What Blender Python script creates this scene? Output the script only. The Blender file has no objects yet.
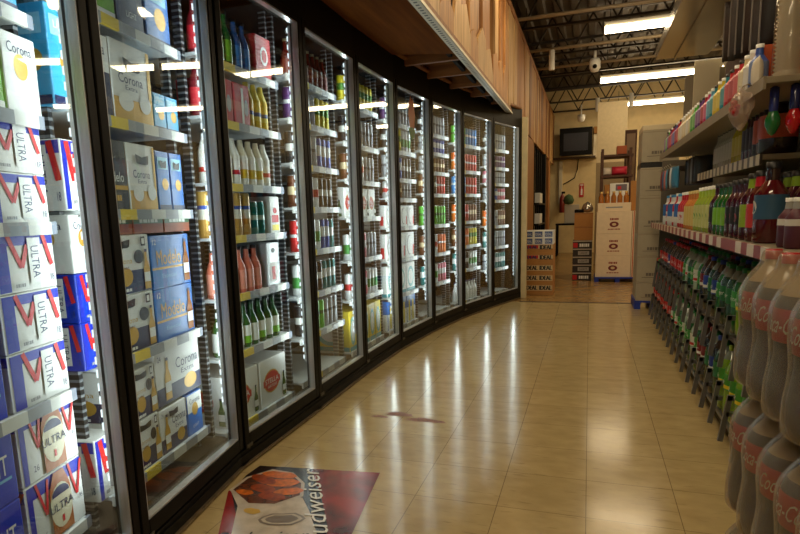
import bpy, bmesh, math, random
from mathutils import Matrix, Vector
random.seed(7)
PI = math.pi
scene = bpy.context.scene
COL = scene.collection

# ------------------------------------------------------------------ materials
def lin(c):
    out = []
    for v in c[:3]:
        v = v / 255.0
        out.append(v / 12.92 if v <= 0.04045 else ((v + 0.055) / 1.055) ** 2.4)
    return (*out, 1.0)

MATS = {}
def pm(name, col, rough=.5, metal=0., noise=.0, nscale=20., coat=0., bump=0., alpha=1., stretch=None, trans=0.):
    """plain principled material with a little procedural variation of colour"""
    if name in MATS: return MATS[name]
    m = bpy.data.materials.new(name); m.use_nodes = True
    nt = m.node_tree; b = nt.nodes['Principled BSDF']
    b.inputs['Roughness'].default_value = rough
    b.inputs['Metallic'].default_value = metal
    b.inputs['Coat Weight'].default_value = coat
    b.inputs['Alpha'].default_value = alpha
    b.inputs['Transmission Weight'].default_value = trans
    c = lin(col)
    b.inputs['Base Color'].default_value = c
    if noise > 0 or bump > 0:
        tc = nt.nodes.new('ShaderNodeTexCoord'); mp = nt.nodes.new('ShaderNodeMapping')
        nz = nt.nodes.new('ShaderNodeTexNoise'); nz.inputs['Scale'].default_value = nscale; nz.inputs['Detail'].default_value = 4
        nt.links.new(tc.outputs['Object'], mp.inputs['Vector']); nt.links.new(mp.outputs[0], nz.inputs['Vector'])
        if stretch: mp.inputs['Scale'].default_value = stretch
        if noise > 0:
            r = nt.nodes.new('ShaderNodeValToRGB')
            r.color_ramp.elements[0].position = .3; r.color_ramp.elements[1].position = .7
            r.color_ramp.elements[0].color = (*[max(0, v * (1 - noise)) for v in c[:3]], 1)
            r.color_ramp.elements[1].color = (*[min(1, v * (1 + noise)) for v in c[:3]], 1)
            nt.links.new(nz.outputs['Fac'], r.inputs['Fac']); nt.links.new(r.outputs['Color'], b.inputs['Base Color'])
        if bump > 0:
            bp = nt.nodes.new('ShaderNodeBump'); bp.inputs['Strength'].default_value = bump; bp.inputs['Distance'].default_value = .01
            nt.links.new(nz.outputs['Fac'], bp.inputs['Height']); nt.links.new(bp.outputs['Normal'], b.inputs['Normal'])
    MATS[name] = m
    return m

def paint(col, rough=.45, coat=0.):
    return pm('print_%d_%d_%d_%d' % (*col, int(rough * 100)), col, rough, coat=coat)

def band(name, stops, rough=.4, metal=0., axis=2):
    """printed colour bands along one axis of the mesh's own box: [(start 0..1, colour), ...]"""
    if name in MATS: return MATS[name]
    m = bpy.data.materials.new(name); m.use_nodes = True
    nt = m.node_tree; b = nt.nodes['Principled BSDF']
    b.inputs['Roughness'].default_value = rough; b.inputs['Metallic'].default_value = metal
    tc = nt.nodes.new('ShaderNodeTexCoord'); sp = nt.nodes.new('ShaderNodeSeparateXYZ'); r = nt.nodes.new('ShaderNodeValToRGB')
    r.color_ramp.interpolation = 'CONSTANT'
    el = r.color_ramp.elements
    while len(el) < len(stops): el.new(.5)
    for i, (p, c) in enumerate(stops):
        el[i].position = p
    for i, (p, c) in enumerate(stops):
        el[i].color = lin(c)
    nt.links.new(tc.outputs['Generated'], sp.inputs[0]); nt.links.new(sp.outputs[axis], r.inputs['Fac'])
    nt.links.new(r.outputs['Color'], b.inputs['Base Color'])
    MATS[name] = m
    return m

def emit(name, col, strength):
    m = bpy.data.materials.new(name); m.use_nodes = True
    nt = m.node_tree; nt.nodes.clear()
    e = nt.nodes.new('ShaderNodeEmission'); o = nt.nodes.new('ShaderNodeOutputMaterial')
    e.inputs['Color'].default_value = lin(col); e.inputs['Strength'].default_value = strength
    nt.links.new(e.outputs[0], o.inputs[0])
    return m

def glass(name, tint=(238, 245, 242), ior=1.5, rough=0., haze=0., hazecol=(225, 218, 200)):
    """clear sheet: see-through with a Fresnel reflection, optionally milky"""
    m = bpy.data.materials.new(name); m.use_nodes = True
    nt = m.node_tree; nt.nodes.clear()
    o = nt.nodes.new('ShaderNodeOutputMaterial'); t = nt.nodes.new('ShaderNodeBsdfTransparent'); g = nt.nodes.new('ShaderNodeBsdfGlossy')
    f = nt.nodes.new('ShaderNodeFresnel'); mx = nt.nodes.new('ShaderNodeMixShader')
    t.inputs['Color'].default_value = lin(tint); g.inputs['Roughness'].default_value = rough; f.inputs['IOR'].default_value = ior
    ge = nt.nodes.new('ShaderNodeNewGeometry'); mr = nt.nodes.new('ShaderNodeMapRange')   # same reflectance from both sides of the sheet
    mr.inputs['To Min'].default_value = ior; mr.inputs['To Max'].default_value = 1 / ior
    nt.links.new(ge.outputs['Backfacing'], mr.inputs['Value']); nt.links.new(mr.outputs[0], f.inputs['IOR'])
    nt.links.new(f.outputs[0], mx.inputs[0]); nt.links.new(g.outputs[0], mx.inputs[2])
    if haze > 0:
        d = nt.nodes.new('ShaderNodeBsdfDiffuse'); d.inputs['Color'].default_value = lin(hazecol)
        mh = nt.nodes.new('ShaderNodeMixShader'); mh.inputs[0].default_value = haze
        nt.links.new(t.outputs[0], mh.inputs[1]); nt.links.new(d.outputs[0], mh.inputs[2]); nt.links.new(mh.outputs[0], mx.inputs[1])
    else:
        nt.links.new(t.outputs[0], mx.inputs[1])
    nt.links.new(mx.outputs[0], o.inputs[0])
    return m

def wood(name, c1, c2, axis='Z', rough=.6, scale=1.):
    if name in MATS: return MATS[name]
    m = bpy.data.materials.new(name); m.use_nodes = True
    nt = m.node_tree; b = nt.nodes['Principled BSDF']; b.inputs['Roughness'].default_value = rough
    tc = nt.nodes.new('ShaderNodeTexCoord'); mp = nt.nodes.new('ShaderNodeMapping'); nz = nt.nodes.new('ShaderNodeTexNoise'); r = nt.nodes.new('ShaderNodeValToRGB')
    s = {'X': (1, 14, 14), 'Y': (14, 1, 14), 'Z': (14, 14, 1)}[axis]
    mp.inputs['Scale'].default_value = tuple(v * scale for v in s)
    nz.inputs['Scale'].default_value = 2.2; nz.inputs['Detail'].default_value = 6; nz.inputs['Distortion'].default_value = .6
    r.color_ramp.elements[0].position = .3; r.color_ramp.elements[1].position = .72
    r.color_ramp.elements[0].color = lin(c1); r.color_ramp.elements[1].color = lin(c2)
    L = nt.links.new
    L(tc.outputs['Object'], mp.inputs['Vector']); L(mp.outputs[0], nz.inputs['Vector']); L(nz.outputs['Fac'], r.inputs['Fac']); L(r.outputs['Color'], b.inputs['Base Color'])
    bp = nt.nodes.new('ShaderNodeBump'); bp.inputs['Strength'].default_value = .25; L(nz.outputs['Fac'], bp.inputs['Height']); L(bp.outputs['Normal'], b.inputs['Normal'])
    MATS[name] = m
    return m

def holes(name, col, dark, period, duty, axis, rough=.4, metal=.6):
    """metal strip punched with a row of slots along an axis (object space)"""
    m = bpy.data.materials.new(name); m.use_nodes = True
    nt = m.node_tree; b = nt.nodes['Principled BSDF']; b.inputs['Roughness'].default_value = rough; b.inputs['Metallic'].default_value = metal
    tc = nt.nodes.new('ShaderNodeTexCoord'); sp = nt.nodes.new('ShaderNodeSeparateXYZ')
    d = nt.nodes.new('ShaderNodeMath'); d.operation = 'DIVIDE'; d.inputs[1].default_value = period
    fr = nt.nodes.new('ShaderNodeMath'); fr.operation = 'FRACT'
    lt = nt.nodes.new('ShaderNodeMath'); lt.operation = 'LESS_THAN'; lt.inputs[1].default_value = duty
    mx = nt.nodes.new('ShaderNodeMix'); mx.data_type = 'RGBA'; mx.inputs[6].default_value = lin(col); mx.inputs[7].default_value = lin(dark)
    L = nt.links.new
    L(tc.outputs['Object'], sp.inputs[0]); L(sp.outputs[axis], d.inputs[0]); L(d.outputs[0], fr.inputs[0]); L(fr.outputs[0], lt.inputs[0]); L(lt.outputs[0], mx.inputs[0]); L(mx.outputs[2], b.inputs['Base Color'])
    return m

BLACK = pm('black_frame_paint', (4, 4, 5), .5)
BLACK.node_tree.nodes['Principled BSDF'].inputs['Specular IOR Level'].default_value = .16
DARK = pm('dark_interior', (30, 31, 33), .7, noise=.2)
SILVER = pm('brushed_aluminium', (206, 210, 216), .32, .6, noise=.1, nscale=60, stretch=(1, 1, .1))
STEEL = pm('galvanised_steel', (150, 152, 150), .42, .6, noise=.15, nscale=30)
SHELF = pm('white_coated_wire', (205, 208, 208), .4, .1)
PANE = glass('door_glass')
WHITE = paint((240, 240, 236)); CREAM = pm('cream_paint', (222, 200, 150), .65, noise=.08, nscale=6)
CARD = pm('brown_cardboard', (176, 122, 62), .75, noise=.1, nscale=25, stretch=(1, 1, 8))
YEL = paint((240, 214, 40)); RED = paint((196, 24, 32)); NAVY = paint((24, 38, 84)); BLK = paint((16, 16, 18))
GOLD = pm('gold_print', (206, 160, 62), .4, .2); GREENG = pm('green_glass', (38, 92, 40), .12, coat=.4)
AMBER = pm('amber_glass', (168, 98, 26), .15, coat=.4)

# ------------------------------------------------------------------ mesh builder
_TXT = {}
def text_geo(s):
    """filled outline of a string, scaled into the unit box"""
    if s in _TXT: return _TXT[s]
    cu = bpy.data.curves.new('t', 'FONT'); cu.body = s; cu.resolution_u = 2
    ob = bpy.data.objects.new('t', cu); COL.objects.link(ob)
    bpy.context.view_layer.update()
    me = bpy.data.meshes.new_from_object(ob.evaluated_get(bpy.context.evaluated_depsgraph_get()))
    vs = [(v.co.x, v.co.y) for v in me.vertices]; fs = [tuple(p.vertices) for p in me.polygons]
    bpy.data.objects.remove(ob); bpy.data.curves.remove(cu); bpy.data.meshes.remove(me)
    x0 = min(v[0] for v in vs); x1 = max(v[0] for v in vs); y0 = min(v[1] for v in vs); y1 = max(v[1] for v in vs)
    vs = [((x - x0) / (x1 - x0), (y - y0) / (y1 - y0)) for x, y in vs]
    _TXT[s] = (vs, fs)
    return _TXT[s]

class MB:
    def __init__(s):
        s.v = []; s.f = []; s.m = []; s.sm = []; s.mats = []
    def mi(s, mat):
        if mat not in s.mats: s.mats.append(mat)
        return s.mats.index(mat)
    def add(s, vs, fs, mat, smooth=False, M=None):
        o = len(s.v); k = s.mi(mat)
        for v in vs:
            s.v.append(tuple(M @ Vector(v)) if M is not None else tuple(v))
        for f in fs:
            s.f.append(tuple(i + o for i in f)); s.m.append(k); s.sm.append(smooth)
        return s
    def box(s, x0, x1, y0, y1, z0, z1, mat, bev=0., M=None):
        if bev > 0:
            bm = bmesh.new()
            bmesh.ops.create_cube(bm, size=1, matrix=Matrix.Translation(((x0 + x1) / 2, (y0 + y1) / 2, (z0 + z1) / 2)) @ Matrix.Diagonal((abs(x1 - x0), abs(y1 - y0), abs(z1 - z0), 1)))
            bmesh.ops.bevel(bm, geom=list(bm.edges), offset=bev, segments=2, affect='EDGES', profile=.5)
            bm.verts.index_update()
            vs = [v.co[:] for v in bm.verts]; fs = [tuple(v.index for v in f.verts) for f in bm.faces]; bm.free()
        else:
            vs = [(x0, y0, z0), (x1, y0, z0), (x1, y1, z0), (x0, y1, z0), (x0, y0, z1), (x1, y0, z1), (x1, y1, z1), (x0, y1, z1)]
            fs = [(0, 3, 2, 1), (4, 5, 6, 7), (0, 1, 5, 4), (1, 2, 6, 5), (2, 3, 7, 6), (3, 0, 4, 7)]
        return s.add(vs, fs, mat, False, M)
    def lathe(s, prof, mat, seg=14, M=None, smooth=True, bot=False, top=False):
        vs = []; fs = []; n = len(prof)
        for r, z in prof:
            for k in range(seg):
                a = 2 * PI * k / seg; vs.append((r * math.cos(a), r * math.sin(a), z))
        for i in range(n - 1):
            for k in range(seg):
                k2 = (k + 1) % seg
                fs.append((i * seg + k, i * seg + k2, (i + 1) * seg + k2, (i + 1) * seg + k))
        s.add(vs, fs, mat, smooth, M)
        if bot: s.add(vs[:seg], [tuple(reversed(range(seg)))], mat, False, M)
        if top: s.add(vs[-seg:], [tuple(range(seg))], mat, False, M)
        return s
    def tube(s, pts, r, mat, seg=6):
        pts = [Vector(p) for p in pts]; vs = []; fs = []
        for i, p in enumerate(pts):
            d = (pts[min(i + 1, len(pts) - 1)] - pts[max(i - 1, 0)]).normalized()
            a = d.cross(Vector((0, 0, 1)) if abs(d.z) < .9 else Vector((1, 0, 0))).normalized(); b = d.cross(a)
            for k in range(seg):
                t = 2 * PI * k / seg; vs.append(tuple(p + a * r * math.cos(t) + b * r * math.sin(t)))
        for i in range(len(pts) - 1):
            for k in range(seg):
                k2 = (k + 1) % seg; fs.append((i * seg + k, (i + 1) * seg + k, (i + 1) * seg + k2, i * seg + k2))
        fs.append(tuple(range(seg))); fs.append(tuple(reversed(range(len(vs) - seg, len(vs)))))
        return s.add(vs, fs, mat, True)
    def prism(s, poly, a, b, mat, M):
        """2-D outline extruded from w=a to w=b; M maps (u,v,w) to space"""
        n = len(poly)
        vs = [(u, v, a) for u, v in poly] + [(u, v, b) for u, v in poly]
        fs = [tuple(reversed(range(n))), tuple(range(n, 2 * n))] + [(i, (i + 1) % n, n + (i + 1) % n, n + i) for i in range(n)]
        return s.add(vs, fs, mat, False, M)
    def build(s, name, parent=None, loc=None, rotz=0.):
        me = bpy.data.meshes.new(name)
        me.from_pydata(s.v, [], s.f)
        for m in s.mats: me.materials.append(m)
        me.polygons.foreach_set('material_index', s.m); me.polygons.foreach_set('use_smooth', s.sm)
        me.update()
        o = bpy.data.objects.new(name, me); COL.objects.link(o)
        if parent: o.parent = parent
        if loc is not None: o.location = loc
        o.rotation_euler[2] = rotz
        return o

class Face:
    """draws printed shapes on a flat face: O = lower left corner, U right, V up, N outwards"""
    def __init__(s, O, U, V):
        s.O = Vector(O); s.U = Vector(U); s.V = Vector(V); s.N = s.U.cross(s.V); s.k = 0
    def P(s, u, v): return tuple(s.O + s.U * u + s.V * v + s.N * (.0006 + .0005 * s.k))
    def poly(s, mb, pts, mat):
        mb.add([s.P(*p) for p in pts], [tuple(range(len(pts)))], mat); s.k += 1
    def rect(s, mb, u0, v0, u1, v1, mat): s.poly(mb, [(u0, v0), (u1, v0), (u1, v1), (u0, v1)], mat)
    def oval(s, mb, u, v, ru, rv, mat, n=18): s.poly(mb, [(u + ru * math.cos(2 * PI * k / n), v + rv * math.sin(2 * PI * k / n)) for k in range(n)], mat)
    def text(s, mb, t, u, v, w, h, mat, rot=0., shear=0.):
        if t == '~':      # print too small to read in the photograph: a broken line of dashes
            for k, (a, b) in enumerate(((0, .16), (.2, .42), (.46, .55), (.6, .8), (.84, 1))): s.rect(mb, u + (a - .5) * w, v - h / 2, u + (b - .5) * w, v + h / 2, mat); s.k -= 1
            s.k += 1; return
        vs, fs = text_geo(t); c, sn = math.cos(rot), math.sin(rot); out = []
        for x, y in vs:
            a = (x - .5) * w + (y - .5) * h * shear; b = (y - .5) * h
            out.append(s.P(u + a * c - b * sn, v + a * sn + b * c))
        mb.add(out, fs, mat); s.k += 1

def faces(w, d, h):
    return (Face((-w / 2, -d / 2, 0), (1, 0, 0), (0, 0, 1)), Face((-w / 2, d / 2, 0), (0, -1, 0), (0, 0, 1)))

# ------------------------------------------------------------------ naming
def tag(o, label, cat, group=None, kind=None):
    o['label'] = label; o['category'] = cat
    if group: o['group'] = group
    if kind: o['kind'] = kind
    return o
def empty(name, label, cat, loc=(0, 0, 0), rotz=0., group=None):
    o = bpy.data.objects.new(name, None); COL.objects.link(o); o.empty_display_size = .05
    o.location = loc; o.rotation_euler[2] = rotz
    return tag(o, label, cat, group)
def struct(o):
    o['kind'] = 'structure'; return o
def copy_tree(o, parent=None):
    c = o.copy(); COL.objects.link(c)
    if parent: c.parent = parent
    for ch in o.children: copy_tree(ch, c)
    return c
class Proto:
    """first use places the thing itself, later uses place copies of it and of each part"""
    def __init__(s, make): s.make = make; s.o = None
    def put(s, loc, rotz, label, cat, group=None, tilt=None):
        if s.o is None: s.o = s.make(); o = s.o
        else: o = copy_tree(s.o)
        o.location = loc; o.rotation_euler = (0, 0, rotz)
        if tilt: o.rotation_euler = tilt
        tag(o, label, cat, group)
        if not group and 'group' in o: del o['group']
        return o
ORD = ['', 'first', 'second', 'third', 'fourth', 'fifth', 'sixth', 'seventh', 'eighth', 'ninth', 'tenth', 'eleventh', 'twelfth', 'thirteenth', 'fourteenth',
       'fifteenth', 'sixteenth', 'seventeenth', 'eighteenth', 'nineteenth', 'twentieth', 'twenty-first', 'twenty-second', 'twenty-third', 'twenty-fourth', 'twenty-fifth', 'twenty-sixth', 'twenty-seventh', 'twenty-eighth', 'twenty-ninth', 'thirtieth', 'thirty-first', 'thirty-second', 'thirty-third', 'thirty-fourth', 'thirty-fifth', 'thirty-sixth']

# ------------------------------------------------------------------ camera
f_px = 596.65
R_ = Vector((0.941, 0.338, -0.033)); F_ = Vector((-0.3382, 0.9263, -0.1648)).normalized()
yaw, pitch, roll = 0.35005, 0.165567, -0.03313
fw = Vector((-math.sin(yaw) * math.cos(pitch), math.cos(yaw) * math.cos(pitch), -math.sin(pitch)))
r0 = Vector((math.cos(yaw), math.sin(yaw), 0)); u0 = r0.cross(fw)
rr = r0 * math.cos(roll) + u0 * math.sin(roll); uu = -r0 * math.sin(roll) + u0 * math.cos(roll)
cam = bpy.data.cameras.new('camera'); co = bpy.data.objects.new('camera', cam); COL.objects.link(co)
cam.sensor_width = 36; cam.lens = f_px / 800 * 36; cam.shift_x = 27.94 / 800; cam.shift_y = 48.85 / 800; cam.clip_start = .05
M3 = Matrix((rr, uu, -fw)).transposed()
co.matrix_world = Matrix.Translation((0, 0, 1.0506)) @ M3.to_4x4()
scene.camera = co
scene.view_settings.view_transform = 'Standard'; scene.view_settings.look = 'None'; scene.view_settings.gamma = 1
scene.view_settings.exposure = 0.66
LED_W = 1.9
TS = .04
scene.cycles.max_bounces = 7; scene.cycles.transparent_max_bounces = 24; scene.cycles.diffuse_bounces = 3; scene.cycles.glossy_bounces = 4
scene.cycles.sample_clamp_indirect = 2.5; scene.cycles.sample_clamp_direct = 12
scene.cycles.caustics_reflective = False; scene.cycles.caustics_refractive = False
w = bpy.data.worlds.new('world'); scene.world = w; w.use_nodes = True
w.node_tree.nodes['Background'].inputs['Color'].default_value = (.012, .011, .010, 1)

# ------------------------------------------------------------------ floor with one-foot tiles
def floor_material():
    m = bpy.data.materials.new('vinyl_floor_tiles'); m.use_nodes = True
    nt = m.node_tree; b = nt.nodes['Principled BSDF']; L = nt.links.new
    tc = nt.nodes.new('ShaderNodeTexCoord'); sp = nt.nodes.new('ShaderNodeSeparateXYZ'); L(tc.outputs['Object'], sp.inputs[0])
    def math_(op, a, bv=None):
        n = nt.nodes.new('ShaderNodeMath'); n.operation = op
        for k, q in enumerate((a, bv)):
            if q is None: continue
            if isinstance(q, (int, float)): n.inputs[k].default_value = q
            else: L(q, n.inputs[k])
        return n.outputs[0]
    T = .3048
    def line(ax, off):
        fr = math_('FRACT', math_('DIVIDE', math_('ADD', sp.outputs[ax], 30 * T - off), T))
        return math_('LESS_THAN', math_('ABSOLUTE', math_('SUBTRACT', fr, .5)), .5 - .0050), fr
    lx, fx = line(0, .015); ly, fy = line(1, 2.043)
    grout = math_('SUBTRACT', 1., math_('MULTIPLY', lx, ly))
    # per-tile tone
    vx = math_('FLOOR', math_('DIVIDE', math_('ADD', sp.outputs[0], 30 * T - .015), T)); vy = math_('FLOOR', math_('DIVIDE', math_('ADD', sp.outputs[1], 30 * T - 2.043), T))
    cb = nt.nodes.new('ShaderNodeCombineXYZ'); L(vx, cb.inputs[0]); L(vy, cb.inputs[1])
    wn = nt.nodes.new('ShaderNodeTexWhiteNoise'); wn.noise_dimensions = '2D'; L(cb.outputs[0], wn.inputs['Vector'])
    nz = nt.nodes.new('ShaderNodeTexNoise'); nz.inputs['Scale'].default_value = 9; nz.inputs['Detail'].default_value = 6
    mp = nt.nodes.new('ShaderNodeMapping'); mp.inputs['Scale'].default_value = (1, 1.7, 1); mp.inputs['Rotation'].default_value = (0, 0, .5); L(tc.outputs['Object'], mp.inputs['Vector']); L(mp.outputs[0], nz.inputs['Vector'])
    r = nt.nodes.new('ShaderNodeValToRGB'); r.color_ramp.elements[0].position = .32; r.color_ramp.elements[1].position = .7
    r.color_ramp.elements[0].color = lin((178, 155, 108)); r.color_ramp.elements[1].color = lin((197, 173, 122))
    sumv = math_('ADD', math_('MULTIPLY', nz.outputs['Fac'], .85), math_('MULTIPLY', wn.outputs['Value'], .16))
    L(sumv, r.inputs['Fac'])
    # dark scuffs
    sc = nt.nodes.new('ShaderNodeTexNoise'); sc.inputs['Scale'].default_value = 26; sc.inputs['Detail'].default_value = 3
    mp2 = nt.nodes.new('ShaderNodeMapping'); mp2.inputs['Scale'].default_value = (.35, 2.2, 1); mp2.inputs['Rotation'].default_value = (0, 0, 1.1); L(tc.outputs['Object'], mp2.inputs['Vector']); L(mp2.outputs[0], sc.inputs['Vector'])
    s2 = nt.nodes.new('ShaderNodeValToRGB'); s2.color_ramp.elements[0].position = .62; s2.color_ramp.elements[1].position = .72
    s2.color_ramp.elements[0].color = (0, 0, 0, 1); s2.color_ramp.elements[1].color = (1, 1, 1, 1); L(sc.outputs['Fac'], s2.inputs['Fac'])
    dk = math_('MULTIPLY', s2.outputs['Color'], .35)
    mx = nt.nodes.new('ShaderNodeMix'); mx.data_type = 'RGBA'; L(dk, mx.inputs[0]); L(r.outputs['Color'], mx.inputs[6]); mx.inputs[7].default_value = lin((88, 68, 44))
    mg = nt.nodes.new('ShaderNodeMix'); mg.data_type = 'RGBA'; L(math_('MULTIPLY', grout, .6), mg.inputs[0]); L(mx.outputs[2], mg.inputs[6]); mg.inputs[7].default_value = lin((80, 62, 42))
    L(mg.outputs[2], b.inputs['Base Color'])
    ro = nt.nodes.new('ShaderNodeMapRange'); ro.inputs['To Min'].default_value = .10; ro.inputs['To Max'].default_value = .22; L(nz.outputs['Fac'], ro.inputs['Value']); L(ro.outputs[0], b.inputs['Roughness'])
    bp = nt.nodes.new('ShaderNodeBump'); bp.inputs['Strength'].default_value = .05; bp.inputs['Distance'].default_value = .01; L(nz.outputs['Fac'], bp.inputs['Height']); L(bp.outputs['Normal'], b.inputs['Normal'])
    b.inputs['Specular IOR Level'].default_value = .6
    return m
struct(MB().box(-3.2, 3.0, -4, 7.13, -.05, 0, floor_material()).build('floor'))
struct(MB().box(-3.2, 3.0, 7.13, 15.7, -.05, 0, pm('worn_brown_floor', (150, 116, 68), .25, noise=.25, nscale=5)).build('floor_back'))
struct(MB().box(-.74, .56, 7.11, 7.15, 0, .004, pm('dark_threshold', (60, 44, 26), .5)).build('trim_1'))
# a few scuffed stains on the tiles
mb = MB(); STAIN = pm('reddish_scuff', (140, 88, 52), .5, noise=.4, nscale=60)
for cx, cy, ra, rb in ((-.93, 2.92, .07, .035), (-.77, 2.86, .1, .03), (-1.02, 2.86, .045, .02)):
    p = [(cx + ra * (1 + .3 * math.sin(3 * k)) * math.cos(2 * PI * k / 16), cy + rb * (1 + .3 * math.cos(5 * k)) * math.sin(2 * PI * k / 16), .0008) for k in range(16)]
    mb.add(p, [tuple(range(16))], STAIN)
tag(mb.build('floor_stain'), 'faded reddish scuffs on the tiles beyond the floor graphic', 'stain', kind='stuff')

# ------------------------------------------------------------------ walls and ceiling
DUST = pm('dim_painted_wall', (96, 84, 66), .8, noise=.2, nscale=3)
struct(MB().box(-3.3, -3.2, -4, 15.7, 0, 4, DUST).build('wall_left'))
struct(MB().box(3.0, 3.1, -4, 15.7, 0, 4, CREAM).build('wall_right'))
struct(MB().box(-3.3, 3.1, 15.6, 15.7, 0, 4, CREAM).build('wall_back'))
struct(MB().box(-3.3, 3.1, -4.1, -4, 0, 4, CREAM).build('wall_front'))
DECK = pm('grey_metal_deck', (92, 84, 74), .5, .3, noise=.25, nscale=4, stretch=(3, .4, 1))
vs = []; fs = []; x = -3.3; prof = []
while x < 3.2:
    prof += [(x, 3.86), (x + .09, 3.86), (x + .115, 3.905), (x + .205, 3.905)]; x += .23
for px, pz in prof: vs += [(px, -4.1, pz), (px, 15.7, pz)]
for i in range(len(prof) - 1): fs.append((2 * i, 2 * i + 1, 2 * i + 3, 2 * i + 2))
mb = MB().add(vs, fs, DECK); mb.box(-3.3, 3.2, -4.1, 15.7, 3.92, 3.96, DECK)
struct(mb.build('ceiling'))
JOIST = pm('dark_joist_paint', (52, 44, 38), .5, .3, noise=.2)
for n, y in enumerate((-2.5, -.4, 1.6, 3.6, 5.4, 6.85, 8.25, 9.7, 11.1, 12.5, 13.9, 15.2)):
    mb = MB()
    mb.box(-3.2, 3.0, y - .035, y + .035, 3.30, 3.325, JOIST); mb.box(-3.2, 3.0, y - .035, y + .035, 3.82, 3.858, JOIST)
    x = -3.1
    while x < 2.9:
        mb.tube([(x, y, 3.32), (x + .28, y, 3.825)], .012, JOIST, 5); mb.tube([(x + .28, y, 3.825), (x + .56, y, 3.32)], .012, JOIST, 5); x += .56
    o = struct(mb.build('ceiling_beam'))

# ------------------------------------------------------------------ ceiling lights
TUBE = emit('warm_fluorescent_tube', (255, 230, 186), 14)
HOUS = pm('white_enamel_housing', (225, 220, 205), .4)
def strip_light(Lg=2.4):
    o = bpy.data.objects.new('fluorescent_light', None); COL.objects.link(o)
    MB().box(0, Lg, -.075, .075, .045, .1, HOUS, .008).build('housing', o)
    mb = MB(); n = 8; vs = []; fs = []
    for xx in (.012, Lg - .012):
        for k in range(n + 1): vs.append((xx, .085 * math.cos(PI * k / n), .045 - .06 * math.sin(PI * k / n)))
    for k in range(n): fs.append((k, k + 1, n + 2 + k, n + 1 + k))
    mb.add(vs, fs, TUBE, True).build('lens', o)
    for xx in (0, Lg - .012): MB().box(xx, xx + .012, -.088, .088, -.02, .1, HOUS).build('end_cap', o)
    for xx in (.17 * Lg, .83 * Lg): MB().tube([(xx, 0, .1), (xx, 0, .3)], .005, JOIST, 5).build('hanger', o)
    return o
SL = Proto(strip_light); SLS = Proto(lambda: strip_light(1.25))
for (x, y, z, lab) in ((.11, 8.25, 3.16, 'nearest visible fluorescent strip light, partly behind the grey sheet metal'), (.11, 11.35, 3.16, 'second fluorescent strip light above the far end of the aisle'),
                       (.11, 14.1, 3.16, 'farthest fluorescent strip light in front of the back wall')):
    SL.put((x, y, z), 0, lab, 'ceiling light')
for (x, y) in ((-.75, 6.1), (-.75, 4.3), (-.75, 2.6), (-.75, .9), (-.75, -.9), (-.75, -2.8)):
    SLS.put((x, y, 3.16), 0, 'fluorescent strip light overhead in the near half of the aisle', 'ceiling light', 'overhead lights of the near aisle')
# conduits along the joists
for n, (y, z, m) in enumerate(((7.7, 3.28, 'grey'), (9.2, 3.27, 'painted'), (10.4, 3.28, 'white'))):
    MBc = MB().tube([(-1.2, y, z), (2.6, y, z + .01)], .022, pm('pale_conduit', (176, 160, 132), .4, .2), 8)
    for xx in (-.9, .2, 1.4): MBc.tube([(xx, y, z), (xx, y, 3.86)], .006, JOIST, 5)
    tag(MBc.build('ceiling_conduit'), ['thin pale conduit pipe under the ceiling, nearest of three', 'thin pale conduit pipe by the white dome camera', 'thin pale conduit pipe beyond the dome camera'][n], 'pipe')

# ------------------------------------------------------------------ cooler run
B = [(-1.0839, .5596), (-1.2570, 1.3050), (-1.3690, 2.0632), (-1.3745, 2.8400), (-1.3852, 3.6113), (-1.3700, 4.3700), (-1.2980, 5.1350), (-1.1760, 5.8780), (-.9957, 6.6182), (-.7883, 7.3385)]
# one more door behind the left edge of the picture, only for its frame
def frame_of(i):
    a = Vector((*B[i], 0)); b = Vector((*B[i + 1], 0)); t = (b - a); Ln = t.length; t /= Ln
    n = Vector((-t.y, t.x, 0))
    return a, t, n, Ln, math.atan2(t.y, t.x)
def at(i, t, d, z):
    a, tt, n, Ln, an = frame_of(i); p = a + tt * t + n * d
    return (p.x, p.y, z)
def dbox(mb, i, t0, t1, d0, d1, z0, z1, mat, bev=0.):
    a, t, n, Ln, an = frame_of(i)
    M = Matrix.Translation(a) @ Matrix.Rotation(an, 4, 'Z')
    return mb.box(t0, t1, d0, d1, z0, z1, mat, bev, M)

fr = empty('cooler_frame', 'long black frame of the walk-in cooler along the left side', 'cooler', (B[5][0], B[5][1], 0))
def framepart(name, mb):
    o = mb.build(name); o.parent = fr; o.matrix_parent_inverse = Matrix.Translation((-B[5][0], -B[5][1], 0)); return o
hd = MB(); kick = MB(); trimb = MB(); flo = MB(); bk = MB(); tp = MB()
FLOORIN = pm('cooler_floor_sheet', (44, 38, 32), .4, noise=.2); TRIM = pm('worn_metal_trim', (120, 104, 82), .35, .5, noise=.3, nscale=30)
for i in range(9):
    Ln = frame_of(i)[3]
    dbox(hd, i, .0, Ln + .09, .002, .12, 2.04, 2.22, BLACK)
    dbox(kick, i, .0, Ln + .09, .0, .1, 0, .075, BLACK)
    dbox(trimb, i, .0, Ln + .06, -.012, .004, 0.006, .016, TRIM); dbox(trimb, i, .0, Ln + .06, -.006, .003, .05, .058, BLACK)
    dbox(flo, i, -.02, Ln + .07, .12, .95, .0, .10, FLOORIN)
    dbox(bk, i, -.1, Ln + .12, .93, .96, .0, 2.3, DARK)
    dbox(tp, i, -.05, Ln + .10, .12, .95, 2.16, 2.2, DARK)
framepart('header', hd); framepart('kickplate', kick); framepart('floor_trim', trimb); framepart('inner_floor', flo); framepart('back_panel', bk); framepart('inner_ceiling', tp)
for i in range(9):
    mb = MB(); Ln = frame_of(i)[3]
    dbox(mb, i, Ln + .005, Ln + .075, .033, .05, .07, 2.06, BLACK); framepart('mullion', mb)
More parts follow.
